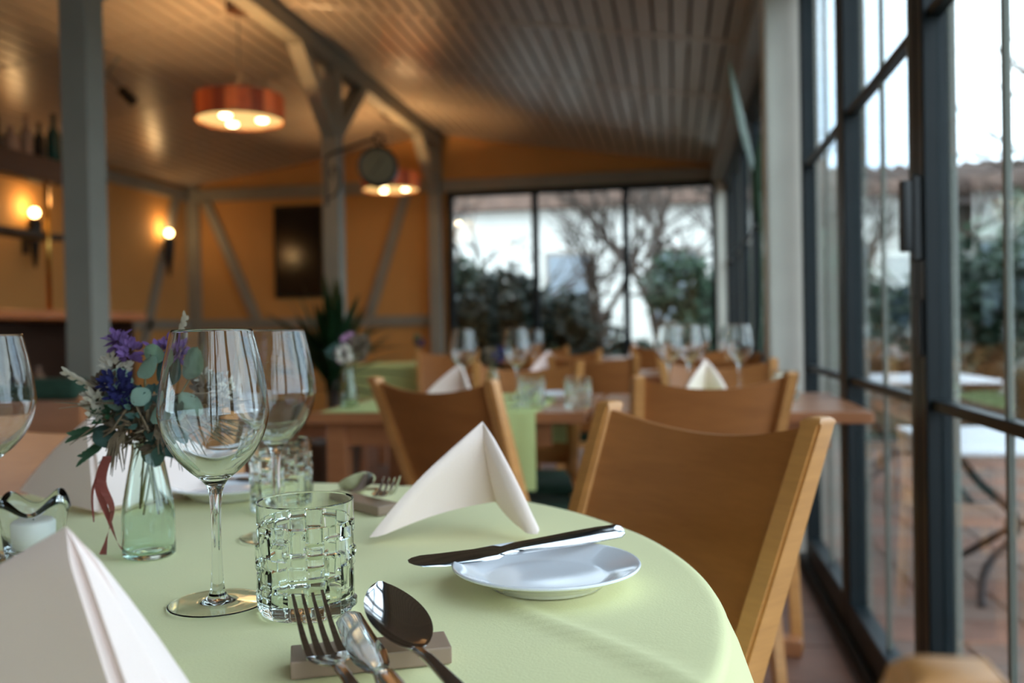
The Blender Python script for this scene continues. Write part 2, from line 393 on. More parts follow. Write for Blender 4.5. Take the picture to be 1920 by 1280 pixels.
b = B(); box(b, (XR - .155, 3.90, 0), (XR + .03, 4.10, 2.40), .012); struct(ob('trim_9', b, M_conc))  # pale column
b = B(); box(b, (XR - .12, 9.12, 0), (XR + .03, 9.29, 2.40), .01); struct(ob('trim_10', b, M_conc))

# ------------------------------------------------------------------ chairs
def chair_proto():
    t = thing('dining_chair', 'x', 'chair')
    zs, ys, yt, zt = 0.455, -0.185, -0.335, 0.858
    for s in (-1, 1):
        bb = B()
        P = [(s * .172, -.30, 0.0), (s * .170, ys - .02, zs - .03), (s * .170, ys, zs + .05), (s * .192, yt, zt)]
        P2 = [Vector(p) for p in P]; wd, dp = .031, (.03, .046, .05, .034)
        rings = []
        for i, p in enumerate(P2):
            rings.append([bb.verts.new(p + Vector((a * wd / 2, c * dp[i] / 2, 0))) for a, c in ((-1, -1), (1, -1), (1, 1), (-1, 1))])
        bb.faces.new(rings[0][::-1]); top = bb.faces.new(rings[-1])
        for a, c in zip(rings, rings[1:]):
            for k_ in range(4): bb.faces.new((a[k_], a[(k_ + 1) % 4], c[(k_ + 1) % 4], c[k_]))
        bmesh.ops.bevel(bb, geom=list(top.edges), offset=.011, segments=4, profile=.5, affect='EDGES')
        bmesh.ops.bevel(bb, geom=[e for e in bb.edges if abs((e.verts[0].co - e.verts[1].co).normalized().z) > .6 and e.calc_length() > .05], offset=.004, segments=2, affect='EDGES')
        ob('back_post', bb, M_beech, t, smooth=True, sharp=40)
    # curved backrest panel with a dipped top edge
    bb = B(); nu, nv, th = 24, 10, .011; G = {}
    for side in (0, 1):
        for i in range(nu + 1):
            u = -1 + 2 * i / nu
            for j in range(nv + 1):
                v = j / nv
                z = .50 + (zt - .012 - .026 * (1 - u * u) - .50) * v
                f = (z - (zs + .05)) / (zt - zs - .05)
                half = .170 + .022 * f - .010
                y = ys + (yt - ys) * f - .030 * (1 - u * u) + .004 + (th / 2 if side else -th / 2)
                G[side, i, j] = bb.verts.new((u * half, y, z))
    for i in range(nu):
        for j in range(nv):
            bb.faces.new((G[0, i, j], G[0, i + 1, j], G[0, i + 1, j + 1], G[0, i, j + 1]))
            bb.faces.new((G[1, i, j], G[1, i, j + 1], G[1, i + 1, j + 1], G[1, i + 1, j]))
        bb.faces.new((G[0, i, 0], G[1, i, 0], G[1, i + 1, 0], G[0, i + 1, 0])); bb.faces.new((G[0, i, nv], G[0, i + 1, nv], G[1, i + 1, nv], G[1, i, nv]))
    for j in range(nv):
        bb.faces.new((G[0, 0, j], G[0, 0, j + 1], G[1, 0, j + 1], G[1, 0, j])); bb.faces.new((G[0, nu, j], G[1, nu, j], G[1, nu, j + 1], G[0, nu, j + 1]))
    ob('backrest', bb, M_panel, t, smooth=True, sharp=50)
    bb = B(); prism(bb, [(-.165, -.20), (.165, -.20), (.205, .19), (.19, .21), (-.19, .21), (-.205, .19)], .425, .448); ob('seat', bb, M_beech, t)
    bb = B(); prism(bb, [(-.155, -.17), (.155, -.17), (.195, .185), (.18, .20), (-.18, .20), (-.195, .185)], .449, .485)
    bmesh.ops.bevel(bb, geom=bb.edges[:], offset=.013, segments=3, affect='EDGES'); ob('cushion', bb, M_green, t, smooth=True)
    for s in (-1, 1):
        bb = B(); beam(bb, (s * .18, .165, .425), (s * .195, .19, 0), .034, .034, (0, 1, 0), .004); ob('front_leg', bb, M_beech, t)
        bb = B(); beam(bb, (s * .178, .16, .40), (s * .172, -.20, .40), .022, .045, (0, 0, 1), .003); ob('side_rail', bb, M_beech, t)
    bb = B(); beam(bb, (-.18, .165, .40), (.18, .165, .40), .022, .045, (0, 0, 1), .003); ob('front_rail', bb, M_beech, t)
    return t
chairP = chair_proto(); chair_used = [False]
def chair(mx, my, fx, fy, label, group=None):
    """backrest top centre at (mx, my), facing (fx, fy)"""
    L = math.hypot(fx, fy); fx, fy = fx / L, fy / L
    rz = math.atan2(fy, fx) - math.pi / 2
    loc = (mx + fx * .335, my + fy * .335, 0)
    if not chair_used[0]:
        chair_used[0] = True; o = chairP; o.location = loc; o.rotation_euler = (0, 0, rz); o['label'] = label
    else: o = dup(chairP, loc, rz, label)
    o['group'] = group or 'beech dining chairs'
    return o
chair(0.036, 1.300, -.70, -.72, 'nearest large beech chair at right of the round green table')
chair(0.086, 0.126, -1, 0.02, 'beech chair in bottom right corner, only its rounded post top showing')
chair(-0.885, 1.290, .60, -.80, 'beech chair behind the napkin and flower vase at far left of round table')
chair(-.600, 2.17, .45, .89, 'beech chair seen from behind, above the point of the standing cream napkin')
chair(.095, 2.255, -.28, .96, 'beech chair seen from behind, between the nearest chair and the window table end')
chair(-.535, 3.30, .05, -1, 'beech chair on far side of runner table, facing the viewer')
chair(.15, 3.33, 0, -1, 'beech chair on far side of window table, behind the white napkin')
chair(-.36, 4.03, 0, 1, 'beech chair with back to viewer beyond the runner table, left one')
chair(.16, 4.06, .05, 1, 'beech chair with back to viewer just left of pale column')
chair(-.62, 5.22, 0, -1, 'distant beech chair facing viewer at second row, left of centre')
chair(.10, 5.22, 0, -1, 'distant beech chair facing viewer at second row, beside window wall')
chair(-1.47, 5.78, .2, -1, 'distant dark looking beech chair in front of left end of rear window')
chair(-.95, 6.4, 0, 1, 'most distant beech chair below left pane of rear window')
chair(-.10, 6.4, 0, 1, 'most distant beech chair below right pane of rear window')

# ------------------------------------------------------------------ tables
def wood_table(x0, x1, y0, y1, label, pedestal=False, inset=.07, name='dining_table'):
    t = thing(name, label, 'table', ((x0 + x1) / 2, (y0 + y1) / 2, 0)); hx, hy = (x1 - x0) / 2, (y1 - y0) / 2
    b = B(); box(b, (-hx, -hy, .718), (hx, hy, .748), .004); ob('tabletop', b, M_table, t)
    for sy in (-1, 1):
        b = B(); box(b, (-hx + .10, sy * (hy - .06) - .01, .65), (hx - .10, sy * (hy - .06) + .01, .718)); ob('apron', b, M_table, t)
    if pedestal:
        b = B(); beam(b, (0, 0, .05), (0, 0, .70), .09, .09, (1, 0, 0), .006); ob('pedestal', b, M_table, t)
        for sx in (-1, 1):
            b = B(); beam(b, (0, 0, .035), (sx * hx * .6, 0, .025), .07, .05, (0, 0, 1), .006); ob('foot', b, M_table, t)
        return t
    for sx in (-1, 1):
        for sy in (-1, 1):
            b = B(); lx = -(hx - .07) if sx < 0 else hx - inset; beam(b, (lx, sy * (hy - .07), .718), (lx, sy * (hy - .06), 0), .06, .06, (0, 1, 0), .006); ob('leg', b, M_table, t)
    return t
wood_table(-1.03, -.24, 2.42, 3.12, 'wooden dining table with green runner behind the standing cream napkin', inset=.30)
wood_table(-.225, .495, 2.42, 3.12, 'wooden dining table with its end against the window wall', True)
wood_table(-1.03, -.24, 4.28, 4.98, 'second row wooden table, left, mostly hidden by chairs')
wood_table(-.225, .40, 4.28, 4.98, 'second row wooden table beside the pale column')
wood_table(-1.3, .3, 6.70, 7.4, 'farthest wooden table under the rear window')

# round table, cloth
TX, TY, TR = -0.55, 0.70, 0.578
rt = thing('round_table', 'round pedestal table under the pale green tablecloth', 'table', (TX, TY, 0))
b = B(); lathe(b, [(0, .718), (TR - .02, .718), (TR - .012, .724), (TR - .012, .738), (TR - .018, .744), (0, .744)], 64); ob('tabletop', b, M_table, rt, smooth=True, sharp=40)
b = B(); lathe(b, [(0, .05), (.055, .05), (.05, .3), (.045, .6), (.07, .716), (0, .716)], 24); ob('column', b, M_table, rt, smooth=True, sharp=50)
for a in range(4):
    b = B(); beam(b, (0, 0, .06), (.30 * math.cos(a * 1.5708 + .78), .30 * math.sin(a * 1.5708 + .78), .025), .06, .05, (0, 0, 1), .006); ob('foot', b, M_table, rt)
def cloth_z(x, y):
    """wrinkles and ironed creases of the cloth top (world xy)"""
    def ridge(p, q, h, s):
        d = Vector((q[0] - p[0], q[1] - p[1])); L = d.length; d /= L; v = Vector((x - p[0], y - p[1]))
        t = v.dot(d); off = v.x * -d.y + v.y * d.x + .006 * math.sin(t * 22)
        f = max(0, min(1, t / .05)) * max(0, min(1, (L - t) / .06))
        return h * f * math.exp(-(off / s) ** 2)
    z = ridge((-.16, .755), (.06, .50), .0042, .008) + ridge((-.36, 1.29), (-.42, 1.02), .0014, .009)
    z += ridge((-.45, .50), (-.29, .60), .0010, .010) + ridge((-.13, .60), (-.02, .70), .0008, .012)
    z += .0006 * math.sin(x * 17 + 2 * math.sin(y * 9)) * math.sin(y * 13 + 1)
    return z
b = B(); NA, rings = 288, []
rad = [TR * (i / 110) for i in range(1, 111)]
c0 = b.verts.new((TX, TY, .749))
prof = [(r, 0.0) for r in rad] + [(TR + .010 * math.sin(a), -.010 * (1 - math.cos(a))) for a in (.4, .8, 1.2, 1.57)] + [(TR + .012 + .05 * t, -.010 - .235 * t) for t in [i / 14 for i in range(1, 15)]]
for j, (r, dz) in enumerate(prof):
    ring = []
    for k_ in range(NA):
        a = 2 * math.pi * k_ / NA; hang = max(0.0, (-dz - .005) / .24)
        wv = hang * (.026 * math.sin(9 * a + .7) + .014 * math.sin(17 * a + 1.9) + .01 * math.sin(5 * a))
        r2 = r + wv; x, y = TX + r2 * math.cos(a), TY + r2 * math.sin(a)
        ring.append(b.verts.new((x, y, .749 + dz + (cloth_z(x, y) if hang < .05 else 0))))
    rings.append(ring)
for k_ in range(NA): b.faces.new((c0, rings[0][k_], rings[0][(k_ + 1) % NA]))
for a, c in zip(rings, rings[1:]):
    for k_ in range(NA): b.faces.new((a[k_], a[(k_ + 1) % NA], c[(k_ + 1) % NA], c[k_]))
tc_o = tag(ob('tablecloth', b, M_cloth, smooth=True), 'pale green cloth draped over the nearest round table', 'tablecloth')
TZ = .7498
# runners and cloths on the other tables
def runner(x0, x1, y0, y1, hf, hb, label):
    b = B(); t = .0022; zb = .7486
    P = [(y0 - .002 - t, zb - hf), (y0 - .002 - t, zb), (y0 - .001, zb + t), (y1 + .001, zb + t), (y1 + .002 + t, zb), (y1 + .002 + t, zb - hb)]
    Q = [(y1 + .002, zb - hb), (y1 + .002, zb - .0005), (y1, zb), (y0, zb), (y0 - .002, zb - .0005), (y0 - .002, zb - hf)]
    if hb == 0: P, Q = P[:4], Q[2:]
    if hf == 0: P, Q = P[2:], Q[:-2]
    ring = P + Q; L = []
    for i in range(13):
        xx = x0 + (x1 - x0) * i / 12
        L.append([b.verts.new((xx, yy + (-1 if yy < (y0 + y1) / 2 else 1) * (.006 + .005 * math.sin(i * 1.3)) * max(0, (zb - .02 - zz) / .2), zz)) for yy, zz in ring])
    for a, c in zip(L, L[1:]):
        for j in range(len(ring)): b.faces.new((a[j], c[j], c[(j + 1) % len(ring)], a[(j + 1) % len(ring)]))
    b.faces.new(L[0]); b.faces.new(L[-1][::-1])
    return tag(ob('table_runner', b, M_runner, smooth=True, sharp=60), label, 'table runner')
runner(-.60, -.375, 2.42, 3.12, .21, .17, 'pale green runner hanging over the table edge beside the chair')
runner(-.99, -.70, 2.43, 3.10, 0, 0, 'pale green runner lying under the small flower vase')
runner(-.02, .25, 2.42, 3.12, .12, .15, 'pale green runner under white napkin on window table')
wood_table(-2.22, -1.63, 5.93, 6.52, 'small side table under the olive green cloth')
b = B(); box(b, (-2.25, 5.9, .42), (-1.6, 6.55, .752), .012)
tag(ob('table_cover', b, M_runner), 'olive green cloth covering small table at back under the wall', 'tablecloth')

# ------------------------------------------------------------------ glassware
def wine_glass_mesh():
    outer = [(.0388, 0), (.0398, .0006), (.0391, .0011), (.036, .0013), (.028, .0016), (.019, .0020), (.0125, .0028), (.0080, .0065), (.0055, .0140), (.0041, .036), (.0040, .060), (.0046, .082), (.0062, .094), (.0105, .1015), (.0200, .1095), (.0310, .1215), (.0395, .137), (.0437, .153), (.0440, .162), (.0420, .180), (.0385, .199), (.0350, .214), (.0325, .2250)]
    inner = [(.0318, .2252), (.0312, .2245), (.0338, .213), (.0374, .198), (.0410, .179), (.0429, .162), (.0426, .153), (.0382, .138), (.0296, .1235), (.0185, .1125), (.0090, .1060), (0, .1040)]
    b = B(); lathe(b, [(0, .0011), (.009, .0010), (.019, .0007), (.028, .0003), (.036, .0001), (.0380, 0)] + crom2(outer, 4) + crom2(inner, 4), 56)
    return mesh_of(b, 'wine_glass', M_glass, True)
WG = wine_glass_mesh(); WGn = [0]
def wine(x, y, label, z=TZ, grp='stemmed wine glasses'):
    return tag(put('wine_glass', WG, None, (x, y, z + .0006)), label, 'wine glass', grp)
wine(-.374, .689, 'large stemmed wine glass in sharp focus left of cut tumbler')
wine(-.430, .925, 'stemmed wine glass just behind the sharply focused one')
wine(-.676, .796, 'stemmed wine glass cut off by the left picture edge')
def tumbler_mesh():
    rng = random.Random(4); H = .088; r_out = .0395; b = B(); na, nz = 192, 76
    cols = 16; rows = 6; z0, z1 = .004, .072
    cell = {}
    for c in range(cols):
        z = z0 - rng.random() * .008
        cell[c] = []
        while z < z1:
            h = rng.choice((.009, .013, .018, .022)); cell[c].append((z, z + h, rng.choice((0, .0010, .0020, .0030)))); z += h
    def dep(k_, z):
        if z > z1: return .0016
        c = (k_ * cols // na) % cols; f = (k_ * cols / na) % 1
        for a, e, d in cell[c]:
            if a <= z < e:
                edge = min(f, 1 - f) * .0155; ez = min(z - a, e - z); q = min(1, min(edge, ez) / .0019)
                return d * q + .0001
        return .0004
    rings = []
    zsl = [0.0, .0015, .003] + [.003 + (H - .004) * i / nz for i in range(1, nz + 1)]
    for j, z in enumerate(zsl):
        base = r_out - .0030 - (.002 if j == 0 else (.0006 if j == 1 else 0))
        rings.append([b.verts.new(((base + dep(k_, z)) * math.cos(2 * math.pi * k_ / na), (base + dep(k_, z)) * math.sin(2 * math.pi * k_ / na), z)) for k_ in range(na)])
    for r, z in ((r_out - .0014, H), (r_out - .0026, H), (r_out - .0032, H - .001), (r_out - .0044, .05), (r_out - .0052, .016), (r_out - .0075, .011), (r_out - .014, .0095), (.006, .009)):
        rings.append([b.verts.new((r * math.cos(2 * math.pi * k_ / na), r * math.sin(2 * math.pi * k_ / na), z)) for k_ in range(na)])
    for a, c in zip(rings, rings[1:]):
        for k_ in range(na): b.faces.new((a[k_], a[(k_ + 1) % na], c[(k_ + 1) % na], c[k_]))
    cb = b.verts.new((0, 0, .0008)); ct = b.verts.new((0, 0, .009))
    for k_ in range(na):
        b.faces.new((cb, rings[0][(k_ + 1) % na], rings[0][k_])); b.faces.new((ct, rings[-1][k_], rings[-1][(k_ + 1) % na]))
    return mesh_of(b, 'tumbler', M_cut, True, 28)
TU = tumbler_mesh()
def tumbler(x, y, label, z=TZ, rz=0):
    return tag(put('tumbler', TU, None, (x, y, z + .0006), (0, 0, rz)), label, 'tumbler', 'cut crystal tumblers')
tumbler(-.293, .682, 'cut crystal tumbler in sharp focus behind the fork')
tumbler(-.492, 1.072, 'cut crystal tumbler farther back, beside second wine glass stem', rz=1.3)

# plates
def plate_mesh():
    p = [(0, 0), (.048, 0), (.050, .002), (.053, .004), (.066, .0105), (.0795, .0162), (.0815, .0180), (.0808, .0192), (.078, .0188), (.066, .0135), (.055, .0085), (.050, .0072), (.02, .0068), (0, .0068)]
    b = B(); lathe(b, [(0, 0), (.047, 0), (.0505, .0015)] + crom2(p[3:12], 4) + [(.02, .0068), (0, .0068)], 72); return mesh_of(b, 'side_plate', M_porc, True, 60)
PL = plate_mesh()
def plate(x, y, label, z=TZ): return tag(put('side_plate', PL, None, (x, y, z + .0006)), label, 'plate', 'white side plates')
plate(-.113, .775, 'white porcelain side plate with butter knife, right front of table')
plate(-.602, 1.150, 'white porcelain side plate far back behind the wine glass stem')

# ------------------------------------------------------------------ cutlery (local: along +Y towards the tip, Z up)
def strip(bm, secs, nseg=7, crown=0.0):
    """solid of oval cross sections: secs = (y, z, halfwidth, halfthick, dish)"""
    rings = []
    for y, z, hw, ht, dish in secs:
        top = [(-1 + 2 * i / nseg) for i in range(nseg + 1)]
        ring = [bm.verts.new((u * hw, y, z + ht * (1 - u ** 4) ** .5 - dish * (1 - u * u))) for u in top]
        ring += [bm.verts.new((u * hw, y, z - ht * (1 - u ** 4) ** .5 - dish * (1 - u * u))) for u in top[::-1][1:-1]]
        rings.append(ring)
    n = len(rings[0])
    for a, c in zip(rings, rings[1:]):
        for k_ in range(n): bm.faces.new((a[k_], a[(k_ + 1) % n], c[(k_ + 1) % n], c[k_]))
    bm.faces.new(rings[0][::-1]); bm.faces.new(rings[-1])
def interp(tab, y):
    for (a, *va), (c, *vc) in zip(tab, tab[1:]):
        if a <= y <= c:
            t = (y - a) / (c - a); t = t * t * (3 - 2 * t)
            return [p + (q - p) * t for p, q in zip(va, vc)]
    return list(tab[-1][1:]) if y > tab[-1][0] else list(tab[0][1:])
HANDLE = [(-.130, .0045, .0010), (-.128, .0075, .0018), (-.115, .0088, .0021), (-.07, .0062, .0022), (-.02, .0040, .0024), (-.004, .0038, .0024)]
def fork_mesh():
    b = B(); zc = lambda y: .010 * max(0, y / .075) ** 2.2 * 1.6 + (.006 * math.sin(max(0, min(1, (y + .03) / .045)) * math.pi) if y < .02 else 0) * .0
    secs = []
    for i in range(31):
        y = -.130 + .126 * i / 30; hw, ht = interp(HANDLE, y); secs.append((y, -.010 * max(0, (-y - .02) / .11), hw, ht, 0))
    for y, hw in ((.002, .0048), (.006, .0085), (.010, .0110), (.015, .0124), (.020, .0130), (.026, .0132)): secs.append((y, -.002 * math.sin(min(1, y / .02) * 1.57), hw, .0011, .0022 * min(1, y / .012)))
    strip(b, secs, 8)
    for k_ in range(4):
        xc = (k_ - 1.5) * .0069; rings = []
        for i in range(9):
            t = i / 8; y = .0245 + .050 * t; z = -.0040 + .0265 * t ** 1.5 + (.0010 if k_ in (0, 3) else 0); hw = .0026 * (1 - .62 * t) ; ht = .0010 * (1 - .35 * t)
            rings.append([b.verts.new((xc * (1 - .03 * t) + a * hw, y, z + c * ht)) for a, c in ((-1, -1), (1, -1), (1, 1), (-1, 1))])
        for a, c in zip(rings, rings[1:]):
            for q in range(4): b.faces.new((a[q], a[(q + 1) % 4], c[(q + 1) % 4], c[q]))
        b.faces.new(rings[0][::-1]); b.faces.new(rings[-1])
    return mesh_of(b, 'fork', M_steel, True, 45)
def spoon_mesh():
    b = B(); secs = []
    for i in range(31):
        y = -.130 + .126 * i / 30; hw, ht = interp(HANDLE, y); secs.append((y, -.010 * max(0, (-y - .02) / .11), hw, ht, 0))
    L = .068
    for i in range(27):
        t = i / 26; y = -.001 + L * t
        wid = .0225 * math.sin(math.pi * min(1, max(.0, (t * .955 + .03))) ** .92) ** .62
        if t > .985: wid = max(wid * .6, .003)
        secs.append((y, .0015 * math.sin(t * 1.57) + .34 * max(0, y), max(.0042 if t < .1 else .002, wid), .0008, .0095 * math.sin(math.pi * t) ** .8))
    strip(b, secs, 14)
    return mesh_of(b, 'spoon', M_steel, True, 60)
def knife_mesh(blade=.125, hw_b=.0108):
    b = B(); secs = []
    for i in range(25):
        y = -.120 + .120 * i / 24; hw, ht = interp([(-.120, .005, .0016), (-.117, .0082, .003), (-.09, .0088, .0036), (-.01, .0068, .0036), (0, .0055, .0030)], y)
        secs.append((y, 0, hw, ht, 0))
    for y, hw, ht in ((.004, .0052, .0018), (.010, .0076, .0012), (.03, hw_b, .0009), (.06, hw_b, .0008), (blade - .012, hw_b * .86, .0007), (blade - .004, hw_b * .55, .0006), (blade, hw_b * .2, .0005)):
        secs.append((y, 0, hw, ht, 0))
    strip(b, secs, 8)
    for v in b.verts:      # one-sided belly: the spine stays straight, the tip swings to one side
        if v.co.y > .03: v.co.x += .006 * ((v.co.y - .03) / (blade - .03)) ** 2
    return mesh_of(b, 'knife', M_steel, True, 45)
FK, SP, KN = fork_mesh(), spoon_mesh(), knife_mesh()
def lay(name, me, p, q, label, cat, anchor=0.0, roll=0.0, grp=None):
    """place cutlery so local y=0 sits at p and +Y points to q"""
    p, q = Vector(p), Vector(q); d = (q - p).normalized(); s = d.cross(Vector((0, 0, 1))).normalized(); n = s.cross(d)
    mm = Matrix((s, d, n)).transposed().to_4x4() @ Matrix.Rotation(roll, 4, 'Y')
    o = put(name, me); o.matrix_world = Matrix.Translation(p) @ mm; return tag(o, label, cat, grp)
# rest and the three pieces on it
ra = Vector((-.246, .557)); rb = Vector((-.160, .594)); rc = (ra + rb) / 2; rang = math.atan2(rb.y - ra.y, rb.x - ra.x)
b = B(); box(b, (-.052, -.0165, 0), (.052, .0165, .0115), .0012, 2)
tag(ob('cutlery_rest', b, M_rest, None, (rc.x, rc.y, TZ + .0006), (0, 0, rang)), 'taupe block rest under the fork, knife and spoon in front', 'cutlery rest')
lay('fork', FK, (-.2065, .5235, .7685), (-.2465, .578, .7700), 'steel four-tined fork on the taupe rest in front of the tumbler', 'fork')
lay('spoon', SP, (-.167, .557, .7690), (-.209, .607, .7705), 'steel soup spoon with mirrored bowl on the taupe rest', 'spoon', roll=R(8))
lay('knife', KN, (-.1735, .511, .7695), (-.241, .616, .7680), 'steel table knife between fork and spoon on taupe rest', 'knife', roll=R(-14))
# butter knife across the plate
lay('butter_knife', knife_mesh(.090, .0074), (-.152, .797, .7735), (-.231, .745, .7690), 'steel butter knife lying across the near white plate', 'knife', roll=R(-38))
# far place setting
o = put('cutlery_rest', bpy.data.objects['cutlery_rest'].data, None, (-.385, 1.085, TZ + .0006), (0, 0, R(-38)))
tag(o, 'taupe block rest at far side of round table behind the napkin', 'cutlery rest')
lay('fork', FK, (-.375, 1.105, .7695), (-.335, 1.040, .7745), 'blurred fork on the far taupe rest, half behind the napkin', 'fork')
lay('spoon', SP, (-.405, 1.090, .7725), (-.365, 1.028, .7810), 'blurred spoon on the far taupe rest, half behind the napkin', 'spoon')
lay('butter_knife', KN, (-.585, 1.140, .7755), (-.655, 1.175, .7715), 'dark looking knife across the far white plate', 'knife')

# ------------------------------------------------------------------ napkins: two folded wings meeting at a hinge
def napkin(apex, hinge, fl, fr, label, extra=None, lift=.012, th=.016, arch=.014, bulge=(.010, .010, .004), bow=.010):
    apex, hinge, fl, fr = map(Vector, (apex, hinge, fl, fr)); b = B(); n = 22
    wings = [(fl, hinge), (fr, hinge)] if extra is None else [(fl, Vector(extra)), (hinge, Vector(extra)), (fr, hinge)]
    for wi, (foot, hinge) in enumerate(wings):
        e1 = apex - foot; e2 = hinge - foot; nn = e1.cross(e2).normalized(); G = {}
        for side in (1, -1):
            for i in range(n + 1):          # i: from foot (0) to hinge (n); j: from bottom up
                for j in range(n + 1):
                    u, v = i / n, j / n
                    bot = foot.lerp(hinge, u); p = bot.lerp(apex, v)
                    # outer edge is a soft roll, hinge edge is a tight fold
                    d_out = u * (1 - v); prof_ = min(1, (d_out / .10)) ** .5 if d_out < .10 else 1.0; prof_ *= min(1, .35 + 4 * (1 - v))
                    hth = th / 2 * (1 - .35 * v) * prof_
                    p = p + nn * (side * hth + bulge[wi] * math.sin(math.pi * min(1, u)) * (1 - v) * math.sin(math.pi * (v * .8 + .2)) )
                    p = p + (foot - hinge).normalized() * bow * math.sin(math.pi * v) * (1 - u)
                    p.z += arch * math.sin(math.pi * min(1, u * .62 + .0) * .9) * (1 - v) ** 2 * (1 if u > 0 else 0)
                    G[side, i, j] = b.verts.new(p)
        for side in (1, -1):
            for i in range(n):
                for j in range(n): b.faces.new((G[side, i, j], G[side, i + 1, j], G[side, i + 1, j + 1], G[side, i, j + 1]))
        for i in range(n):
            b.faces.new((G[1, i, 0], G[-1, i, 0], G[-1, i + 1, 0], G[1, i + 1, 0]))
        for j in range(n):
            b.faces.new((G[1, n, j], G[-1, n, j], G[-1, n, j + 1], G[1, n, j + 1]))
    bmesh.ops.remove_doubles(b, verts=b.verts[:], dist=.0004)
    for v in b.verts: v.co.z = max(v.co.z, TZ + .0012 + cloth_z(v.co.x, v.co.y))
    o = ob('napkin', b, M_nap, None, smooth=True, sharp=65)
    return tag(o, label, 'napkin', 'cream cloth napkins folded into standing tents')
napkin((-.208, .966, .872), (-.196, 1.000, .768), (-.318, .903, .757), (-.145, .936, .757), 'cream napkin standing at table centre right, behind the white plate')
napkin((-.760, 1.075, .868), (-.707, 1.016, .755), (-.918, 1.140, .757), (-.64, 1.185, .757), 'cream napkin standing behind the candle glass and bottle vase', bulge=(-.004, -.004, 0), arch=0)
napkin((-.309, .416, .874), (-.235, .411, .757), (-.540, .495, .757), (-.246, .443, .757), 'largest cream napkin in the lower left corner', extra=(-.246, .390, .757), th=.013, bulge=(.004, .0, .002), bow=.006, arch=0)

# ------------------------------------------------------------------ bottle vase with dried bouquet
VX, VY = -.524, .830
b = B()
vo = [(.0205, 0), (.0242, .0018), (.0252, .006), (.0252, .030), (.0250, .044), (.0236, .056), (.0205, .074), (.0172, .092), (.0150, .105), (.0146, .112), (.0154, .1145)]
vi = [(.0140, .1150), (.0132, .112), (.0136, .105), (.0158, .092), (.0190, .074), (.0221, .056), (.0235, .044), (.0237, .030), (.0235, .010), (.0205, .0055), (.010, .0068), (0, .0075)]
lathe(b, [(0, .0012), (.010, .0010), (.0185, .0004)] + crom2(vo, 4) + crom2(vi, 4), 48)
tag(ob('bottle_vase', b, M_bottle, None, (VX, VY, TZ + .0006), smooth=True), 'small greenish glass bottle vase holding the dried bouquet', 'vase')
M_stem = mat('dry_stem', (120, 112, 78), 0.8); M_euc = mat('eucalyptus_leaf', (150, 176, 160), 0.7, var=.12, vscale=40); M_euc2 = mat('dark_eucalyptus', (74, 104, 96), 0.7, var=.2, vscale=40)
M_purple = mat('purple_statice', (126, 92, 150), 0.8, var=.2, vscale=80); M_blue = mat('dark_blue_flower', (36, 36, 96), 0.8, var=.3, vscale=80)
M_white = mat('dry_white_flower', (206, 198, 184), 0.85, var=.12, vscale=80); M_grass = mat('dry_brown_grass', (104, 88, 70), 0.9, var=.3, vscale=60); M_gleaf = mat('small_green_leaf', (54, 92, 62), 0.6, var=.2, vscale=40)
bq = thing('dried_bouquet', 'dried bouquet of purple, blue and eucalyptus sprigs in bottle vase', 'flowers', (VX, VY, TZ + .012))
rng = random.Random(21)
KX = [.68, .88]
def camr(dx, dz, dy=0):     # bouquet-local point: dx to the right, dz up, dy away
    dx *= KX[0] if dx < 0 else KX[1]
    return Vector((dx * math.cos(YAW) - dy * math.sin(YAW), dx * math.sin(YAW) + dy * math.cos(YAW), dz))
NECK = .100
heads = []
def stem(tip, r=.0011):
    a = rng.random() * 6.28; bot = Vector((math.cos(a) * .012, math.sin(a) * .012, .028 + rng.random() * .02)); nk = Vector((rng.uniform(-.008, .008), rng.uniform(-.008, .008), NECK))
    bb = B(); tube(bb, crom([bot, nk, nk.lerp(tip, .5) + Vector((0, 0, .008)), tip], 4), r, 5); ob('stem', bb, M_stem, bq, smooth=True)
def leaf_geo(bm, base, tip, nrm, wd, bend=.15, n=6):
    base, tip = Vector(base), Vector(tip); d = tip - base; L = d.length; d = d / L; s = d.cross(Vector(nrm)).normalized(); t = s.cross(d)
    rows = []
    for i in range(n + 1):
        u = i / n; hw = wd * math.sin(math.pi * (.06 + .9 * u)) ** .75; p = base + d * (L * u) + t * (bend * L * math.sin(math.pi * u * .5) * u)
        rows.append([bm.verts.new(p - s * hw - t * hw * .25), bm.verts.new(p), bm.verts.new(p + s * hw - t * hw * .25)])
    for a, c in zip(rows, rows[1:]):
        for k_ in range(2): bm.faces.new((a[k_], a[k_ + 1], c[k_ + 1], c[k_]))
def thick(bm, t): bmesh.ops.solidify(bm, geom=bm.faces[:], thickness=t)
# eucalyptus leaves (picture offset from the vase mouth in metres)
EUC = [(.006, .178, .034, .018, 0), (.026, .170, .020, .030, 1), (.046, .176, .030, .032, 0), (.016, .150, -.022, .016, 0), (.040, .158, .006, -.034, 0), (-.012, .168, -.036, .010, 0), (.020, .132, .026, .022, 0), (.030, .118, .022, -.026, 1),
       (-.022, .158, -.034, -.006, 0), (.050, .160, .028, -.028, 0), (.008, .128, .030, -.012, 1), (-.006, .140, -.030, -.010, 1), (.032, .142, .030, .006, 1), (.012, .112, .010, -.030, 1), (-.040, .124, -.028, -.016, 1), (.022, .188, .012, .024, 0)]
for i, (x, z, dx, dz, dk) in enumerate(EUC):
    bb = B(); p = camr(x - .004, z - .006, -.024 + .01 * (i % 3)); q = p + camr(dx, dz, rng.uniform(-.014, .006)) * .85
    leaf_geo(bb, p, q, camr(rng.uniform(-.4, .4), .5, -1), .0105 + .002 * (i % 3), .1); thick(bb, .0004); ob('leaf', bb, M_euc2 if dk else M_euc, bq, smooth=True)
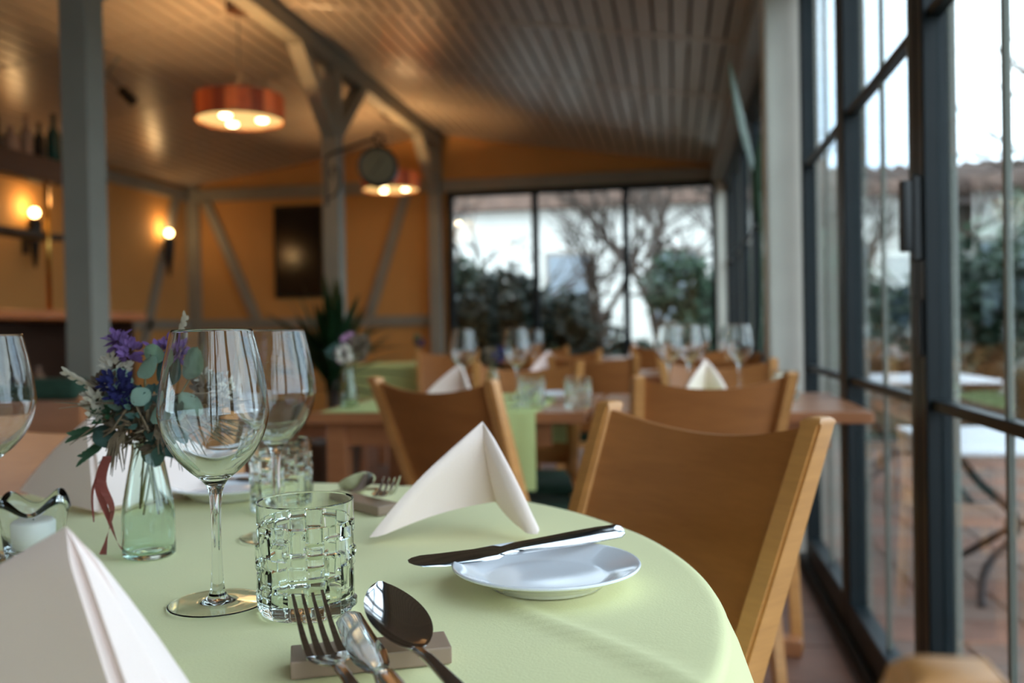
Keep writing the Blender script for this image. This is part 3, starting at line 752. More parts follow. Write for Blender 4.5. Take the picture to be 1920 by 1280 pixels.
for x, z, y in ((.0, .172, 0), (.03, .18, -.01), (.05, .17, 0), (-.03, .15, 0), (.02, .14, -.01), (-.045, .14, .0), (.06, .13, .01)): stem(camr(x, z, y))
def flower(x, z, m, r, n, y=-.012, pet=.0045, elong=1.0):
    bb = B(); c = camr(x, z, y)
    for k_ in range(n):
        d = Vector((rng.gauss(0, 1), rng.gauss(0, 1), rng.gauss(0, 1))).normalized(); p = c + d * r * rng.uniform(.3, 1)
        q = p + (d + Vector((0, 0, .5))).normalized() * pet * rng.uniform(1.2, 2.2)
        leaf_geo(bb, p, q, Vector((d.y, d.z, d.x)), pet * .55, .3, 3)
    thick(bb, .0003); ob('flower', bb, m, bq)
flower(-.030, .206, M_purple, .009, 46); flower(-.014, .196, M_purple, .010, 46); flower(.022, .194, M_purple, .010, 50); flower(.036, .198, M_purple, .008, 40)
flower(-.030, .164, M_blue, .013, 80, -.020); flower(-.024, .152, M_blue, .010, 50, -.018)
flower(-.064, .148, M_white, .011, 44); flower(-.046, .178, M_white, .012, 46, 0); flower(.086, .158, M_white, .013, 60, .01, .003); flower(-.070, .136, M_white, .008, 30)
flower(-.052, .160, M_grass, .012, 50); flower(.0, .135, M_euc2, .022, 110, .0, .006); flower(-.048, .136, M_gleaf, .016, 60, .0, .005); flower(.062, .168, M_white, .008, 30, .012, .003)
flower(.07, .145, M_grass, .024, 110, .014, .006); flower(.02, .115, M_grass, .022, 120, .0, .007); flower(-.03, .118, M_grass, .018, 80, 0, .006)
# wheat-like spikes
for x0, z0, x1, z1 in ((-.058, .150, -.112, .176), (.036, .195, .052, .228), (-.07, .12, -.102, .112), (-.06, .105, -.088, .090)):
    bb = B(); p, q = camr(x0, z0, 0), camr(x1, z1, -.01); tube(bb, [p, q], .0006, 5)
    for k_ in range(9):
        c = p.lerp(q, .15 + .85 * k_ / 9); d = (q - p).normalized(); sd = camr(0, 1, -.6) * (1 if k_ % 2 else -1)
        leaf_geo(bb, c, c + d * .010 + sd.normalized() * .0055, camr(0, .3, -1), .0022, .2, 3)
    thick(bb, .0004); ob('spike', bb, M_white if z1 > .17 else M_gleaf, bq)
# brown grass blades fanning over the rim
bb = B()
for k_ in range(150):
    a = rng.uniform(-.2, 1) if k_ < 105 else rng.uniform(-1.0, .2)
    p = camr(.010 * a, NECK + .012, 0); m_ = camr(.036 * a + .01, .128 + rng.uniform(-.012, .022), rng.uniform(-.02, .03)); q = camr(.118 * a + rng.uniform(-.012, .02), .098 + rng.uniform(-.030, .055), rng.uniform(-.03, .05))
    tube(bb, crom([p, m_, q], 3), [.0008, .0011, .0013, .0014, .0013, .0010, .0003], 4)
o = ob('grass_blades', bb, M_grass, bq); o['kind'] = 'stuff'
bb = B()
for k_ in range(26):
    p = camr(-.026 + rng.uniform(-.006, .006), .118, -.012); q = camr(-.036 + rng.uniform(-.014, .012), .078 + rng.uniform(-.006, .02), -.016 + rng.uniform(-.006, .006)); tube(bb, [p, p.lerp(q, .5) + camr(-.004, .0, 0), q], [.001, .0012, .0004], 4)
o = ob('hanging_tuft', bb, M_grass, bq)
# ribbon
KX[:] = [1, 1]
M_ribbon = translucent('dusty_pink_ribbon', (206, 134, 130), .55, .5)
rib = thing('ribbon', 'dusty pink sheer ribbon hanging beside the bottle vase', 'ribbon', (VX, VY, TZ + .0008))
for pts, wd in (([(-.030, .104), (-.041, .076), (-.034, .042), (-.026, .014), (-.018, .0035)], .0042), ([(-.030, .104), (-.038, .078), (-.030, .05), (-.038, .020), (-.044, .0035)], .0045), ([(-.034, .098), (-.047, .070), (-.0485, .038)], .0012)):
    bb = B(); C_ = crom([camr(x, z, -.022 + .004 * i) for i, (x, z) in enumerate(pts)], 6); rows = []
    for i, c in enumerate(C_):
        s = camr(math.cos(i * .12), 0, math.sin(i * .12)); rows.append((bb.verts.new(c - s * wd), bb.verts.new(c + s * wd)))
    for a, c in zip(rows, rows[1:]): bb.faces.new((a[0], a[1], c[1], c[0]))
    thick(bb, .0003); ob('ribbon_tail', bb, M_ribbon, rib, smooth=True)

# candle glass with a wavy rim
cd = thing('candle_glass', 'low tealight glass with wavy rim at the left edge', 'candle holder', (-.640, .812, TZ + .0006))
b = B(); n = 64
def wavy(r0_, z, amp): return [b.verts.new((r0_ * math.cos(2 * math.pi * k_ / n), r0_ * math.sin(2 * math.pi * k_ / n), z + amp * math.cos(4 * 2 * math.pi * k_ / n + .9))) for k_ in range(n)]
rs = [wavy(.020, 0, 0), wavy(.025, .002, 0), wavy(.027, .010, 0), wavy(.029, .028, 0), wavy(.0315, .048, .004), wavy(.0345, .056, .0075), wavy(.0335, .0575, .0075), wavy(.0285, .048, .004), wavy(.026, .028, 0), wavy(.024, .012, 0), wavy(.018, .008, 0)]
for a, c in zip(rs, rs[1:]):
    for k_ in range(n): b.faces.new((a[k_], a[(k_ + 1) % n], c[(k_ + 1) % n], c[k_]))
b.faces.new(rs[0][::-1]); b.faces.new(rs[-1])
ob('glass_cup', b, M_glass, cd, smooth=True)
b = B(); lathe(b, [(0, .009), (.0195, .009), (.0205, .011), (.0205, .036), (.0185, .038), (.004, .037), (0, .037)], 32); c_ = ob('candle', b, M_candle, cd, smooth=True, sharp=50)
b = B(); tube(b, [(0, 0, .037), (.0008, 0, .044)], .0008, 6); ob('wick', b, M_black, c_)

# ------------------------------------------------------------------ settings on the middle tables
for x, y, l in ((-.668, 2.83, 'distant wine glass on runner table, above chair back, left one'), (-.500, 2.86, 'distant wine glass on runner table, above chair back, right one'),
                (-.02, 2.99, 'distant wine glass at left of white napkin on window table'), (.045, 3.02, 'distant wine glass immediately beside the one left of white napkin'),
                (.205, 3.03, 'distant wine glass right of white napkin near pale column')): wine(x, y, l, .752)
for x, y, l in ((-.70, 4.55, 'far second row wine glass, left'), (-.05, 4.6, 'far second row wine glass by pale column, left'), (.13, 4.65, 'far second row wine glass by pale column, middle'), (.26, 4.6, 'far second row wine glass nearest pale column'), (-.5, 6.95, 'farthest wine glass under rear window')): wine(x, y, l, .749)
tumbler(-.405, 2.555, 'blurred tumbler on pale green runner right of the chair back', .752, .4)
tumbler(-.272, 2.545, 'blurred tumbler on bare wood right of the runner', .749, .9)
tumbler(.32, 2.78, 'blurred tumbler on window table right of white napkin', .749, 2)
plate(-.375, 2.86, 'blurred white plate on runner table behind tumbler', .752)
def nap_at(x, y, z, rz, label, src=bpy.data.objects['napkin']):
    me = src.data; o = put('napkin', me); c = Vector((-.205, .95, TZ)); o.matrix_world = Matrix.Translation((x, y, z)) @ Matrix.Rotation(rz, 4, 'Z') @ Matrix.Translation(-c)
    return tag(o, label, 'napkin', 'cream cloth napkins folded into standing tents')
nap_at(.10, 2.80, .753, .4, 'white napkin standing on window table above chair back')
nap_at(-.645, 2.66, .753, -.3, 'white napkin on runner table peeking over chair back')
nap_at(-.62, 4.5, .750, .2, 'distant white napkin on left second row table')
nap_at(.10, 4.5, .750, -.2, 'distant white napkin on second row table by pale column')
nap_at(.02, 4.75, .750, .9, 'distant white napkin farther back on second row table by column')
nap_at(-.30, 7.0, .750, .9, 'tiny white napkin under the rear window')
lay('spoon', SP, (-.44, 2.60, .758), (-.40, 2.66, .766), 'dark blurred spoon on the runner behind tumbler', 'spoon')
# small vase with pink flowers on the left runner
def posy(x, y, z, label, cols, h=.12, hd=.09):
    t = thing('flower_vase', label, 'vase', (x, y, z)); b = B()
    lathe(b, [(0, .001)] + crom2([(.022, 0), (.026, .004), (.026, .04), (.020, .07), (.015, h - .01), (.017, h)], 4) + crom2([(.0155, h), (.0135, h - .01), (.0185, .07), (.0242, .04), (.024, .007), (0, .006)], 4), 24); ob('vase', b, M_bottle, t, smooth=True)
    r_ = random.Random(int(abs(x) * 1000))
    for i, m in enumerate(cols):
        a = i * 2.4; c = Vector((math.cos(a) * hd * .45, math.sin(a) * hd * .45, h + .035 + r_.uniform(0, .05))); b = B()
        for k_ in range(50):
            d = Vector((r_.gauss(0, 1), r_.gauss(0, 1), r_.gauss(0, 1))).normalized(); leaf_geo(b, c + d * .012, c + d * .030, Vector((d.y, d.z, d.x)), .005, .3, 3)
        ob('flower', b, m, t); b = B(); tube(b, [(0, 0, .03), (c.x * .3, c.y * .3, h), tuple(c)], .0015, 5); ob('stem', b, M_stem, t)
    return t
M_pink = mat('pink_flower', (190, 140, 176), 0.8, var=.15, vscale=60)
posy(-.955, 2.56, .754, 'small glass vase of pink and mauve flowers on runner table', [M_grass, M_pink, M_white, M_grass, M_euc2, M_grass, M_pink])
posy(-1.79, 6.2, .754, 'little vase with dark flower on small green covered table', [M_blue, M_grass, M_gleaf], .10, .05)
posy(-.62, 3.05, .754, 'dark posy in glass vase between the two distant wine glasses', [M_blue, M_grass, M_grass], .09, .045)

# ------------------------------------------------------------------ potted palm
pp = thing('potted_palm', 'dark green potted palm beside the grey post', 'plant', (-2.06, 5.25, 0))
b = B(); lathe(b, [(0, 0), (.13, 0), (.17, .30), (.18, .32), (.165, .32), (.155, .28), (0, .28)], 28); ob('pot', b, M_pot, pp, smooth=True, sharp=40)
b = B(); tube(b, [(0, 0, .28), (.01, .0, .55), (0, .01, .85)], [.03, .024, .02], 10); ob('trunk', b, M_bark, pp, smooth=True)
rng = random.Random(5)
for k_ in range(70):
    a = k_ * 2.399 + rng.uniform(-.2, .2); el = R(84 - 78 * (k_ / 70) ** 1.1); L = rng.uniform(.40, .60)
    c = Vector((0, 0, .62 + .22 * rng.random())); d = Vector((math.cos(a) * math.cos(el), math.sin(a) * math.cos(el), math.sin(el)))
    b = B(); rows = []
    s = d.cross(Vector((0, 0, 1))).normalized() if abs(d.z) < .98 else Vector((1, 0, 0))
    for i in range(9):
        t = i / 8; p = c + d * L * t + Vector((0, 0, -.30 * L * t * t * (1.2 - abs(d.z)))) ; hw = .030 * math.sin(math.pi * (.12 + .86 * t)) ** .8
        rows.append((b.verts.new(p - s * hw), b.verts.new(p - Vector((0, 0, hw * .35))), b.verts.new(p + s * hw)))
    for r1, r2 in zip(rows, rows[1:]):
        for q in range(2): b.faces.new((r1[q], r1[q + 1], r2[q + 1], r2[q]))
    thick(b, .0008); ob('leaf', b, M_leafd, pp, smooth=True)

# tall single leaf beside the column
tp = thing('leaf_plant', 'tall plant with one long upright leaf beside the pale column', 'plant', (.33, 4.36, 0))
b = B(); lathe(b, [(0, 0), (.09, 0), (.12, .24), (.125, .26), (.11, .26), (.105, .23), (0, .23)], 24); ob('pot', b, M_pot, tp, smooth=True, sharp=40)
b = B(); tube(b, crom([(0, 0, .2), (.06, .01, .9), (.07, 0, 1.5), (.05, 0, 1.70)], 5), .008, 8); ob('stem', b, M_leafd, tp, smooth=True)
M_leafp = mat('lit_leaf', (120, 136, 112), .35, var=.1)  # pale tone paints daylight on the leaf's upper part
b = B(); leaf_geo(b, (.055, 0, 1.66), (-.075, -.02, 2.20), (1, -.75, .25), .034, .03, 14); thick(b, .0015); ob('leaf', b, M_leafp, tp, smooth=True)
b = B(); leaf_geo(b, (.06, 0, 1.45), (.06, -.03, 1.86), (.6, -1, .2), .03, .05, 10); thick(b, .0015); ob('leaf', b, M_leafd, tp, smooth=True)

# ------------------------------------------------------------------ pendant lamps
M_ven = [translucent('veneer_%d' % i, c, .16, .45, .15, 30) for i, c in enumerate([(196, 120, 70), (160, 88, 52), (214, 146, 90), (120, 62, 40)])]
M_diff = emitm('lamp_diffuser', (255, 206, 128), 1.25); M_bulb = emitm('lamp_bulb', (255, 226, 170), 14)
def lamp_light(loc, power, parent, rad=.06, col=(1, .60, .26)):
    l = bpy.data.lights.new('lamp_light', 'POINT'); l.energy = power; l.color = col; l.shadow_soft_size = rad
    o = bpy.data.objects.new('lamp_light', l); COL.objects.link(o); o.parent = parent; o.location = loc
def pendant(x, y, z, label, power=40):
    t = thing('pendant_lamp', label, 'lamp', (x, y, z), group='drum pendant lamps under the ridge')
    n = 22
    for k_ in range(n):
        a0, a1 = 2 * math.pi * (k_ + .0) / n, 2 * math.pi * (k_ + 1) / n; b = B(); V = {}
        for i in range(4):
            a = a0 + (a1 - a0) * i / 3
            for q, (r, zz) in enumerate(((.262, 0), (.262, .15), (.256, .15), (.256, 0))): V[i, q] = b.verts.new((r * math.cos(a), r * math.sin(a), zz))
        for i in range(3):
            for q in range(4): b.faces.new((V[i, q], V[i, (q + 1) % 4], V[i + 1, (q + 1) % 4], V[i + 1, q]))
        b.faces.new([V[0, q] for q in range(4)]); b.faces.new([V[3, q] for q in range(4)][::-1])
        ob('veneer_strip', b, M_ven[(k_ * 5 + k_ // 3) % 4], t, smooth=True, sharp=40)
    b = B(); lathe(b, [(0, .012), (.250, .012), (.250, .018), (0, .018)], 48); ob('diffuser', b, M_diff, t)
    for k_ in range(3):
        a = k_ * 2.094 + .3; b = B(); bmesh.ops.create_uvsphere(b, u_segments=16, v_segments=10, radius=.034)
        bu = ob('bulb', b, M_bulb, t, (.13 * math.cos(a), .13 * math.sin(a), .008), smooth=True); bu.scale = (1, 1, .45)
    b = B(); tube(b, [(0, 0, .02), (0, 0, RZ - .05 - z)], .004, 6); ob('cord', b, M_alu, t)
    b = B(); lathe(b, [(0, RZ - .12 - z), (.07, RZ - .12 - z), (.075, RZ - .07 - z), (.05, RZ - .03 - z), (0, RZ - .03 - z)], 24); ob('ceiling_rose', b, M_dwood, t, smooth=True, sharp=40)
    lamp_light((0, 0, .035), power, t, .03)
    lamp_light((0, 0, -.06), 4.5, t, .2)
    return t
pendant(-2.575, 5.14, 2.27, 'nearer round wooden pendant lamp with three bright bulbs')
pendant(-2.525, 7.95, 2.27, 'farther round wooden pendant lamp behind the hanging clock')

# ------------------------------------------------------------------ clock on scroll bracket
ck = thing('station_clock', 'dark round double-sided clock on scroll bracket fixed to post', 'clock', (-2.02, 6.08, 2.128))
ck.rotation_euler = (0, 0, R(14))
b = B(); lathe(b, [(0, -.045), (.118, -.045), (.126, -.050), (.140, -.045), (.142, 0), (.140, .045), (.126, .050), (.118, .045), (0, .045)], 40)
for v in b.verts: v.co = Vector((v.co.x, v.co.z, v.co.y))
ob('case', b, M_black, ck, smooth=True, sharp=40)
M_face = mat('clock_face', (92, 92, 72), .5, var=.1, vscale=10)
for s in (-1, 1):
    b = B(); lathe(b, [(0, 0), (.117, 0), (.117, .002), (0, .002)], 40)
    for v in b.verts: v.co = Vector((v.co.x, s * (.046 + v.co.z), v.co.y))
    f = ob('face', b, M_face, ck)
    b = B(); beam(b, (0, s * .051, 0), (.035, s * .051, .05), .004, .009, (0, 0, 1)); ob('hour_hand', b, M_black, f)
    b = B(); beam(b, (0, s * .052, 0), (-.05, s * .052, -.062), .004, .006, (0, 0, 1)); ob('minute_hand', b, M_black, f)
    for h in range(12):
        a = h * math.pi / 6; b = B(); beam(b, (.095 * math.sin(a), s * .050, .095 * math.cos(a)), (.11 * math.sin(a), s * .050, .11 * math.cos(a)), .003, .006, (0, 1, 0)); ob('hour_mark', b, M_black, f)
b = B(); tube(b, crom([(0, 0, .13), (0, 0, .17), (-.05, .01, .19), (-.20, .05, .15), (-.36, .1, .10), (-.375, .11, .0), (-.375, .11, -.25)], 5), .012, 8); ob('bracket_arm', b, M_black, ck, smooth=True)
b = B(); tube(b, crom([(-.37, .11, -.2), (-.30, .09, -.16), (-.27, .08, -.06), (-.31, .09, .02), (-.34, .1, -.02), (-.32, .09, -.06)], 5), .009, 8); ob('scroll', b, M_black, ck, smooth=True)
b = B(); tube(b, crom([(-.04, .0, .18), (.0, 0, .24), (.04, 0, .21), (.03, 0, .17), (.06, 0, .16)], 5), .010, 8); ob('finial', b, M_black, ck, smooth=True)

# ------------------------------------------------------------------ framed picture
pc = thing('framed_picture', 'dark framed picture hanging on ochre back wall', 'picture', (-4.0, YB - .02, 1.87))
b = B()
for a, c in (((-.275, -.02, .47), (.275, .012, .50)), ((-.275, -.02, -.50), (.275, .012, -.47)), ((-.275, -.02, -.47), (-.25, .012, .47)), ((.25, -.02, -.47), (.275, .012, .47))): box(b, a, c)
ob('frame', b, M_black, pc)
m = bpy.data.materials.new('print_with_lamp_glow'); m.use_nodes = True; t = m.node_tree; p = t.nodes['Principled BSDF']; p.inputs['Roughness'].default_value = .15
co = N(t, 'ShaderNodeTexCoord'); mp = N(t, 'ShaderNodeMapping'); mp.inputs['Scale'].default_value = (5.5, 1, 9); mp.inputs['Location'].default_value = (-.2, 0, -.1)
g = N(t, 'ShaderNodeTexGradient', gradient_type='SPHERICAL'); r_ = N(t, 'ShaderNodeValToRGB')
r_.color_ramp.elements[0].color = lin((14, 9, 10)); r_.color_ramp.elements[1].color = lin((34, 17, 16)); r_.color_ramp.elements[0].position = .1  # faint reddish reflection of a lamp painted into the print colour
t.links.new(co.outputs['Object'], mp.inputs['Vector']); t.links.new(mp.outputs['Vector'], g.inputs['Vector']); t.links.new(g.outputs['Color'], r_.inputs['Fac']); t.links.new(r_.outputs['Color'], p.inputs['Base Color'])
b = B(); box(b, (-.25, -.008, -.47), (.25, .006, .47)); ob('print', b, m, pc)

# ------------------------------------------------------------------ sconces on the left wall
M_sb = emitm('sconce_bulb', (255, 214, 140), 22)
def sconce(y, z, label):
    t = thing('wall_sconce', label, 'wall lamp', (XL, y, z), group='torch sconces on the left wall')
    b = B(); lathe(b, [(0, -.46), (.012, -.45), (.055, -.14), (.06, -.08), (.045, -.05), (0, -.05)], 20, c=(.10, 0)); ob('torch_cone', b, M_black, t, smooth=True, sharp=50)
    b = B(); box(b, (0, -.03, -.34), (.02, .03, -.16), .004); beam(b, (.0, 0, -.22), (.09, 0, -.22), .02, .02); ob('wall_plate', b, M_black, t)
    b = B(); bmesh.ops.create_uvsphere(b, u_segments=16, v_segments=12, radius=.036); ob('bulb', b, M_sb, t, (.10, 0, 0), smooth=True)
    lamp_light((.10, 0, .06), 3.5, t, .04)
sconce(8.73, 2.06, 'lit torch sconce between left post and wall brace')
sconce(6.70, 2.02, 'lit torch sconce above the bar at left edge')

# ceiling spotlight
cs = thing('ceiling_spotlight', 'small grey ceiling spotlight right of the left post', 'spotlight', (-3.55, 5.48, 2.56))
b = B(); tube(b, [(-.02, -.04, .26), (-.12, -.02, .16), (0, 0, .03)], .012, 8); ob('arm', b, M_alu, cs, smooth=True)
b = B(); tube(b, [(-.03, 0, .05), (.05, 0, -.03)], .035, 14); ob('head', b, M_black, cs, smooth=True, sharp=50)

# ------------------------------------------------------------------ bar at the left
bar = thing('bar_counter', 'wooden bar counter behind the left post', 'counter', (-4.1, 4.9, 0))
b = B(); box(b, (-.65, -2.6, 1.10), (.05, 1.55, 1.16), .01); ob('worktop', b, M_bar, bar)
b = B(); box(b, (-.08, -2.6, 0), (-.02, 1.5, .58)); ob('front_panel', b, M_dwood, bar)
b = B(); box(b, (-.60, -2.6, .58), (-.02, 1.5, .62)); ob('lower_shelf', b, M_dwood, bar)
b = B(); box(b, (-.62, -2.6, 0), (-.58, 1.5, 1.10)); ob('back_panel', b, M_dwood, bar)
for y in (-2.58, -.55, 1.46):
    b = B(); box(b, (-.58, y, .62), (-.02, y + .04, 1.10)); ob('divider', b, M_dwood, bar)
def bottle(x, y, z, h, r, m, label, grp):
    b = B(); lathe(b, [(0, 0), (r, 0), (r, h * .55), (r * .85, h * .63), (r * .36, h * .74), (r * .34, h * .97), (r * .42, h * .975), (r * .42, h), (0, h)], 20)
    return tag(ob('bottle', b, m, None, (x, y, z), smooth=True, sharp=40), label, 'bottle', grp)
M_bd = mat('dark_bottle_glass', (14, 22, 26), .08, coat=.5); M_bt = mat('teal_bottle_glass', (24, 66, 62), .1, coat=.5); M_bc = mat('pale_bottle', (150, 120, 100), .25); M_bb = mat('blue_cap_bottle', (28, 40, 84), .2)
sh = thing('hanging_bar_shelf', 'dark hanging bar shelf with downlights above counter', 'shelf', (-4.10, 5.2, 2.06))
b = B(); box(b, (-.28, -2.4, 0), (.06, .62, .07), .006); ob('shelf_board', b, M_dwood, sh)
b = B(); box(b, (.06, -2.4, -.06), (.10, .62, .09), .006); ob('fascia', b, M_dwood, sh)
b = B(); box(b, (-.30, -2.4, -.40), (-.10, .55, -.36), .004); ob('glass_rack', b, M_black, sh)
for y in (-1.6, -.32, .18):
    b = B(); tube(b, [(.02, y, -.90), (.02, y, .0)], .016, 12); ob('brass_post', b, M_brass, sh, smooth=True)
M_sl = emitm('downlight_lamp', (255, 220, 160), 25)
for y in (-1.2, -.32, .50):
    b = B(); lathe(b, [(0, -.022), (.030, -.022), (.034, -.002), (0, -.002)], 18); d = ob('downlight', b, M_sl, sh, (-.02, y, 0)); lamp_light((-.02, y, -.06), 2.2, sh, .03)
for y, h, r, m, l in ((4.86, .33, .045, M_bd, 'dark spirit bottle at left end of the bar shelf'), (5.02, .17, .05, M_bc, 'pale short bottle next to dark one on bar shelf'), (5.16, .27, .036, M_bc, 'slim pale bottle in the middle of bar shelf'), (5.28, .25, .035, M_bd, 'slim dark bottle right of pale ones on bar shelf'), (5.42, .34, .045, M_bt, 'teal bottle on bar shelf against the left post')): bottle(-4.05, y, 2.13, h, r, m, l, 'bottles on the hanging bar shelf')
for i, (y, h, m, l) in enumerate(((4.62, .2, M_bt, 'short teal bottle under the counter, leftmost'), (4.80, .17, M_bc, 'pale jar shaped bottle under the counter'), (4.98, .22, M_bd, 'dark bottle under the counter, middle'), (5.14, .18, M_bc, 'pale bottle under the counter, right of dark one'), (5.30, .2, M_bt, 'teal bottle under the counter beside post'), (5.44, .17, M_bc, 'pale bottle under the counter nearest post'))): bottle(-4.22, y, .622, h, .04, m, l, 'bottles under the bar counter')
# bench with green padded back
bn = thing('upholstered_bench', 'wooden bench with dark green padded top, left of flower vase', 'bench', (-2.2, 2.62, 0))
b = B(); box(b, (-.62, -.02, .42), (.33, .02, .80), .008); ob('back_panel', b, M_table, bn)
b = B(); box(b, (-.62, -.05, .775), (.33, .05, .845), .025, 3); ob('padded_top', b, M_green, bn, smooth=True)
b = B(); box(b, (-.62, .02, .40), (.33, .46, .46), .01); ob('seat', b, M_green, bn)
for x in (-.58, .29):
    for y in (.0, .42):
        b = B(); box(b, (x - .025, y - .025, 0), (x + .025, y + .025, .42), .004); ob('leg', b, M_table, bn)

# ------------------------------------------------------------------ outside: terrace, garden, houses
b = B(); box(b, (XR - 14, YB + .16, -.5), (30, 60, -.06)); box(b, (XR + .05, -12, -.5), (30, YB + .16, -.05)); struct(ob('floor_garden', b, mat('garden_soil', (84, 82, 62), .95, var=.3, vscale=1.2)))
b = B(); box(b, (XR + .06, -3, -.06), (3.4, 8.4, -.028)); tr = struct(ob('floor_terrace', b, M_grout))
b = B(); box(b, (-.118, -.118, -.03), (.118, .118, -.016), .003, 1); pv = mesh_of(b, 'paver', M_paver)
b = B(); box(b, (-.118, -.118, -.03), (.118, .118, -.016), .003, 1); pv2 = mesh_of(b, 'paver', mat('terrace_paver_red', (112, 78, 64), .85, var=.25, vscale=4))
xx = XR + .2; cnt = 0
while xx < 3.2:
    yy = 1.4
    while yy < 7.4:
        put('paver', pv if (cnt * 7) % 5 < 3 else pv2, tr, (xx, yy, 0)); yy += .244; cnt += 1
    xx += .244
# patio tables
def patio(x, y, sx, sy, h, label):
    t = thing('patio_table', label, 'table', (x, y, -.016))
    b = B(); box(b, (-sx, -sy, h - .022), (sx, sy, h), .008); ob('tabletop', b, mat('patio_white', (206, 210, 216), .3), t)
    for s in (-1, 1):
        b = B(); tube(b, crom([(s * sx * .7, -sy * .7, 0), (s * sx * .55, -sy * .3, .10), (s * sx * .2, 0, .24), (s * sx * .5, sy * .1, h * .7), (s * sx * .75, 0, h - .02)], 6), .015, 8); ob('iron_leg', b, M_frame, t, smooth=True)
        b = B(); tube(b, crom([(s * sx * .7, sy * .7, 0), (s * sx * .55, sy * .3, .10), (s * sx * .2, 0, .24)], 6), .015, 8); ob('iron_foot', b, M_frame, t, smooth=True)
    b = B(); tube(b, [(-sx * .3, 0, .24), (sx * .3, 0, .24)], .013, 8); ob('stretcher', b, M_frame, t, smooth=True)
patio(1.32, 3.62, .42, .38, .56, 'white topped patio table with curved iron legs outside, nearer one')
patio(1.30, 5.55, .40, .38, .68, 'white topped patio table outside, farther one')
# shrubs
def foliage(bm, blobs, n, size, rg):
    for k_ in range(n):
        c, rx, ry, rz = blobs[rg.randrange(len(blobs))]
        d = Vector((rg.gauss(0, 1), rg.gauss(0, 1), rg.gauss(0, 1))).normalized() * rg.uniform(.55, 1.0)
        p = Vector(c) + Vector((d.x * rx, d.y * ry, d.z * rz)); ax = Vector((rg.gauss(0, 1), rg.gauss(0, 1), rg.gauss(0, .6))).normalized()
        q = p + ax * size * rg.uniform(.7, 1.4); nn = Vector((rg.gauss(0, 1), rg.gauss(0, 1), rg.gauss(0, 1) + .6)); s = ax.cross(nn).normalized() * size * .28
        m_ = p.lerp(q, .5) + Vector((0, 0, size * .1)); v = [bm.verts.new(p), bm.verts.new(m_ + s), bm.verts.new(q), bm.verts.new(m_ - s)]
        bm.faces.new(v)
M_sh = [mat('shrub_leaf_%d' % i, c, .5, var=.3, vscale=3) for i, c in enumerate([(34, 56, 38), (54, 80, 58), (22, 42, 32), (74, 92, 70)])]
rg = random.Random(11)
def shrub(x, y, rad, h, m, label, n=900, size=.13, cat='shrub'):
    t = thing('garden_shrub', label, cat, (x, y, -.06)); b = B()
    bl = [((rg.uniform(-.4, .4) * rad, rg.uniform(-.4, .4) * rad, h * f), rad * rg.uniform(.55, .8), rad * rg.uniform(.55, .8), h * .22) for f in (.25, .45, .65, .8)]
    foliage(b, bl, int(n * 1.9), size, rg); ob('foliage', b, m, t)
    b = B()
    for k_ in range(3): tube(b, [(0, 0, 0), (rg.uniform(-.2, .2), rg.uniform(-.2, .2), h * .5), (rg.uniform(-.3, .3) * rad, rg.uniform(-.3, .3) * rad, h * .8)], [.03, .02, .008], 5)
    ob('branches', b, M_bark, t); return t
shrub(-2.6, 10.9, .75, 2.0, M_sh[0], 'dark evergreen shrub outside left pane of rear window', 1500)
shrub(-1.75, 10.6, .7, 1.75, M_sh[2], 'deep green shrub at first mullion of rear window', 1400)
shrub(-1.15, 11.6, .6, 1.5, M_sh[2], 'low dark shrub behind first mullion of rear window', 900)
shrub(.30, 11.4, .75, 1.9, M_sh[1], 'lighter green shrub outside right pane of rear window', 1300)
shrub(-.55, 10.6, .4, .9, M_sh[0], 'small shrub under middle pane of rear window', 500)
shrub(-2.2, 10.1, .5, 1.5, M_sh[2], 'nearest dark shrub outside left pane of rear window', 1300, .12)
shrub(-1.25, 10.1, .45, 1.35, M_sh[2], 'nearest dark shrub outside middle pane of rear window', 1200, .12)
shrub(.15, 10.3, .40, 1.2, M_sh[1], 'nearest green shrub outside right pane of rear window', 900, .11)
shrub(2.4, 8.6, .8, 1.7, M_sh[0], 'dark hedge shrub on terrace edge seen right of column', 1300)
shrub(3.4, 8.0, .8, 1.75, M_sh[2], 'dark hedge shrub behind the door leaf with handle', 1300)
shrub(4.4, 7.4, .8, 1.75, M_sh[0], 'dark hedge shrub at right picture edge behind glass', 1300)
shrub(1.55, 9.3, .7, 1.9, M_sh[1], 'loose green shrub outside between column and door', 1000)
shrub(5.2, 9.6, .9, 2.1, M_sh[3], 'pale leaved shrub under the tiled roof at right', 1000)
shrub(3.2, 10.0, .7, 2.3, M_sh[3], 'pale leaved shrub in front of low garden house', 900)
def bare_tree(x, y, h, label, seed, spread=.5, depth=5):
    t = thing('bare_tree', label, 'tree', (x, y, -.06)); r_ = random.Random(seed); bt_, bb = B(), B()
    def grow(p, d, L, rad, lv):
        q = p + d * L; m_ = p.lerp(q, .5) + Vector((r_.gauss(0, .06), r_.gauss(0, .06), r_.gauss(0, .04))) * L
        tube(bt_ if lv == depth else bb, [p, m_, q], [rad, rad * .85, rad * .7], 6 if lv > 3 else 4, caps=False)
        if lv == 0: return
        for k_ in range(3 if lv > 1 else 2):
            nd = (d + Vector((r_.gauss(0, spread), r_.gauss(0, spread), r_.gauss(.12, spread * .6)))).normalized(); grow(q if k_ < 2 else m_, nd, L * r_.uniform(.62, .82), rad * .62, lv - 1)
    grow(Vector((0, 0, 0)), Vector((r_.uniform(-.1, .1), r_.uniform(-.1, .1), 1)).normalized(), h * .32, h * .022, depth)
    ob('trunk', bt_, M_bark, t, smooth=True); ob('branches', bb, M_bark, t, smooth=True)
bare_tree(-.85, 11.0, 3.4, 'bare branching tree outside middle pane of rear window', 3)
bare_tree(-.25, 12.6, 4.2, 'slender bare tree behind second mullion of rear window', 8)
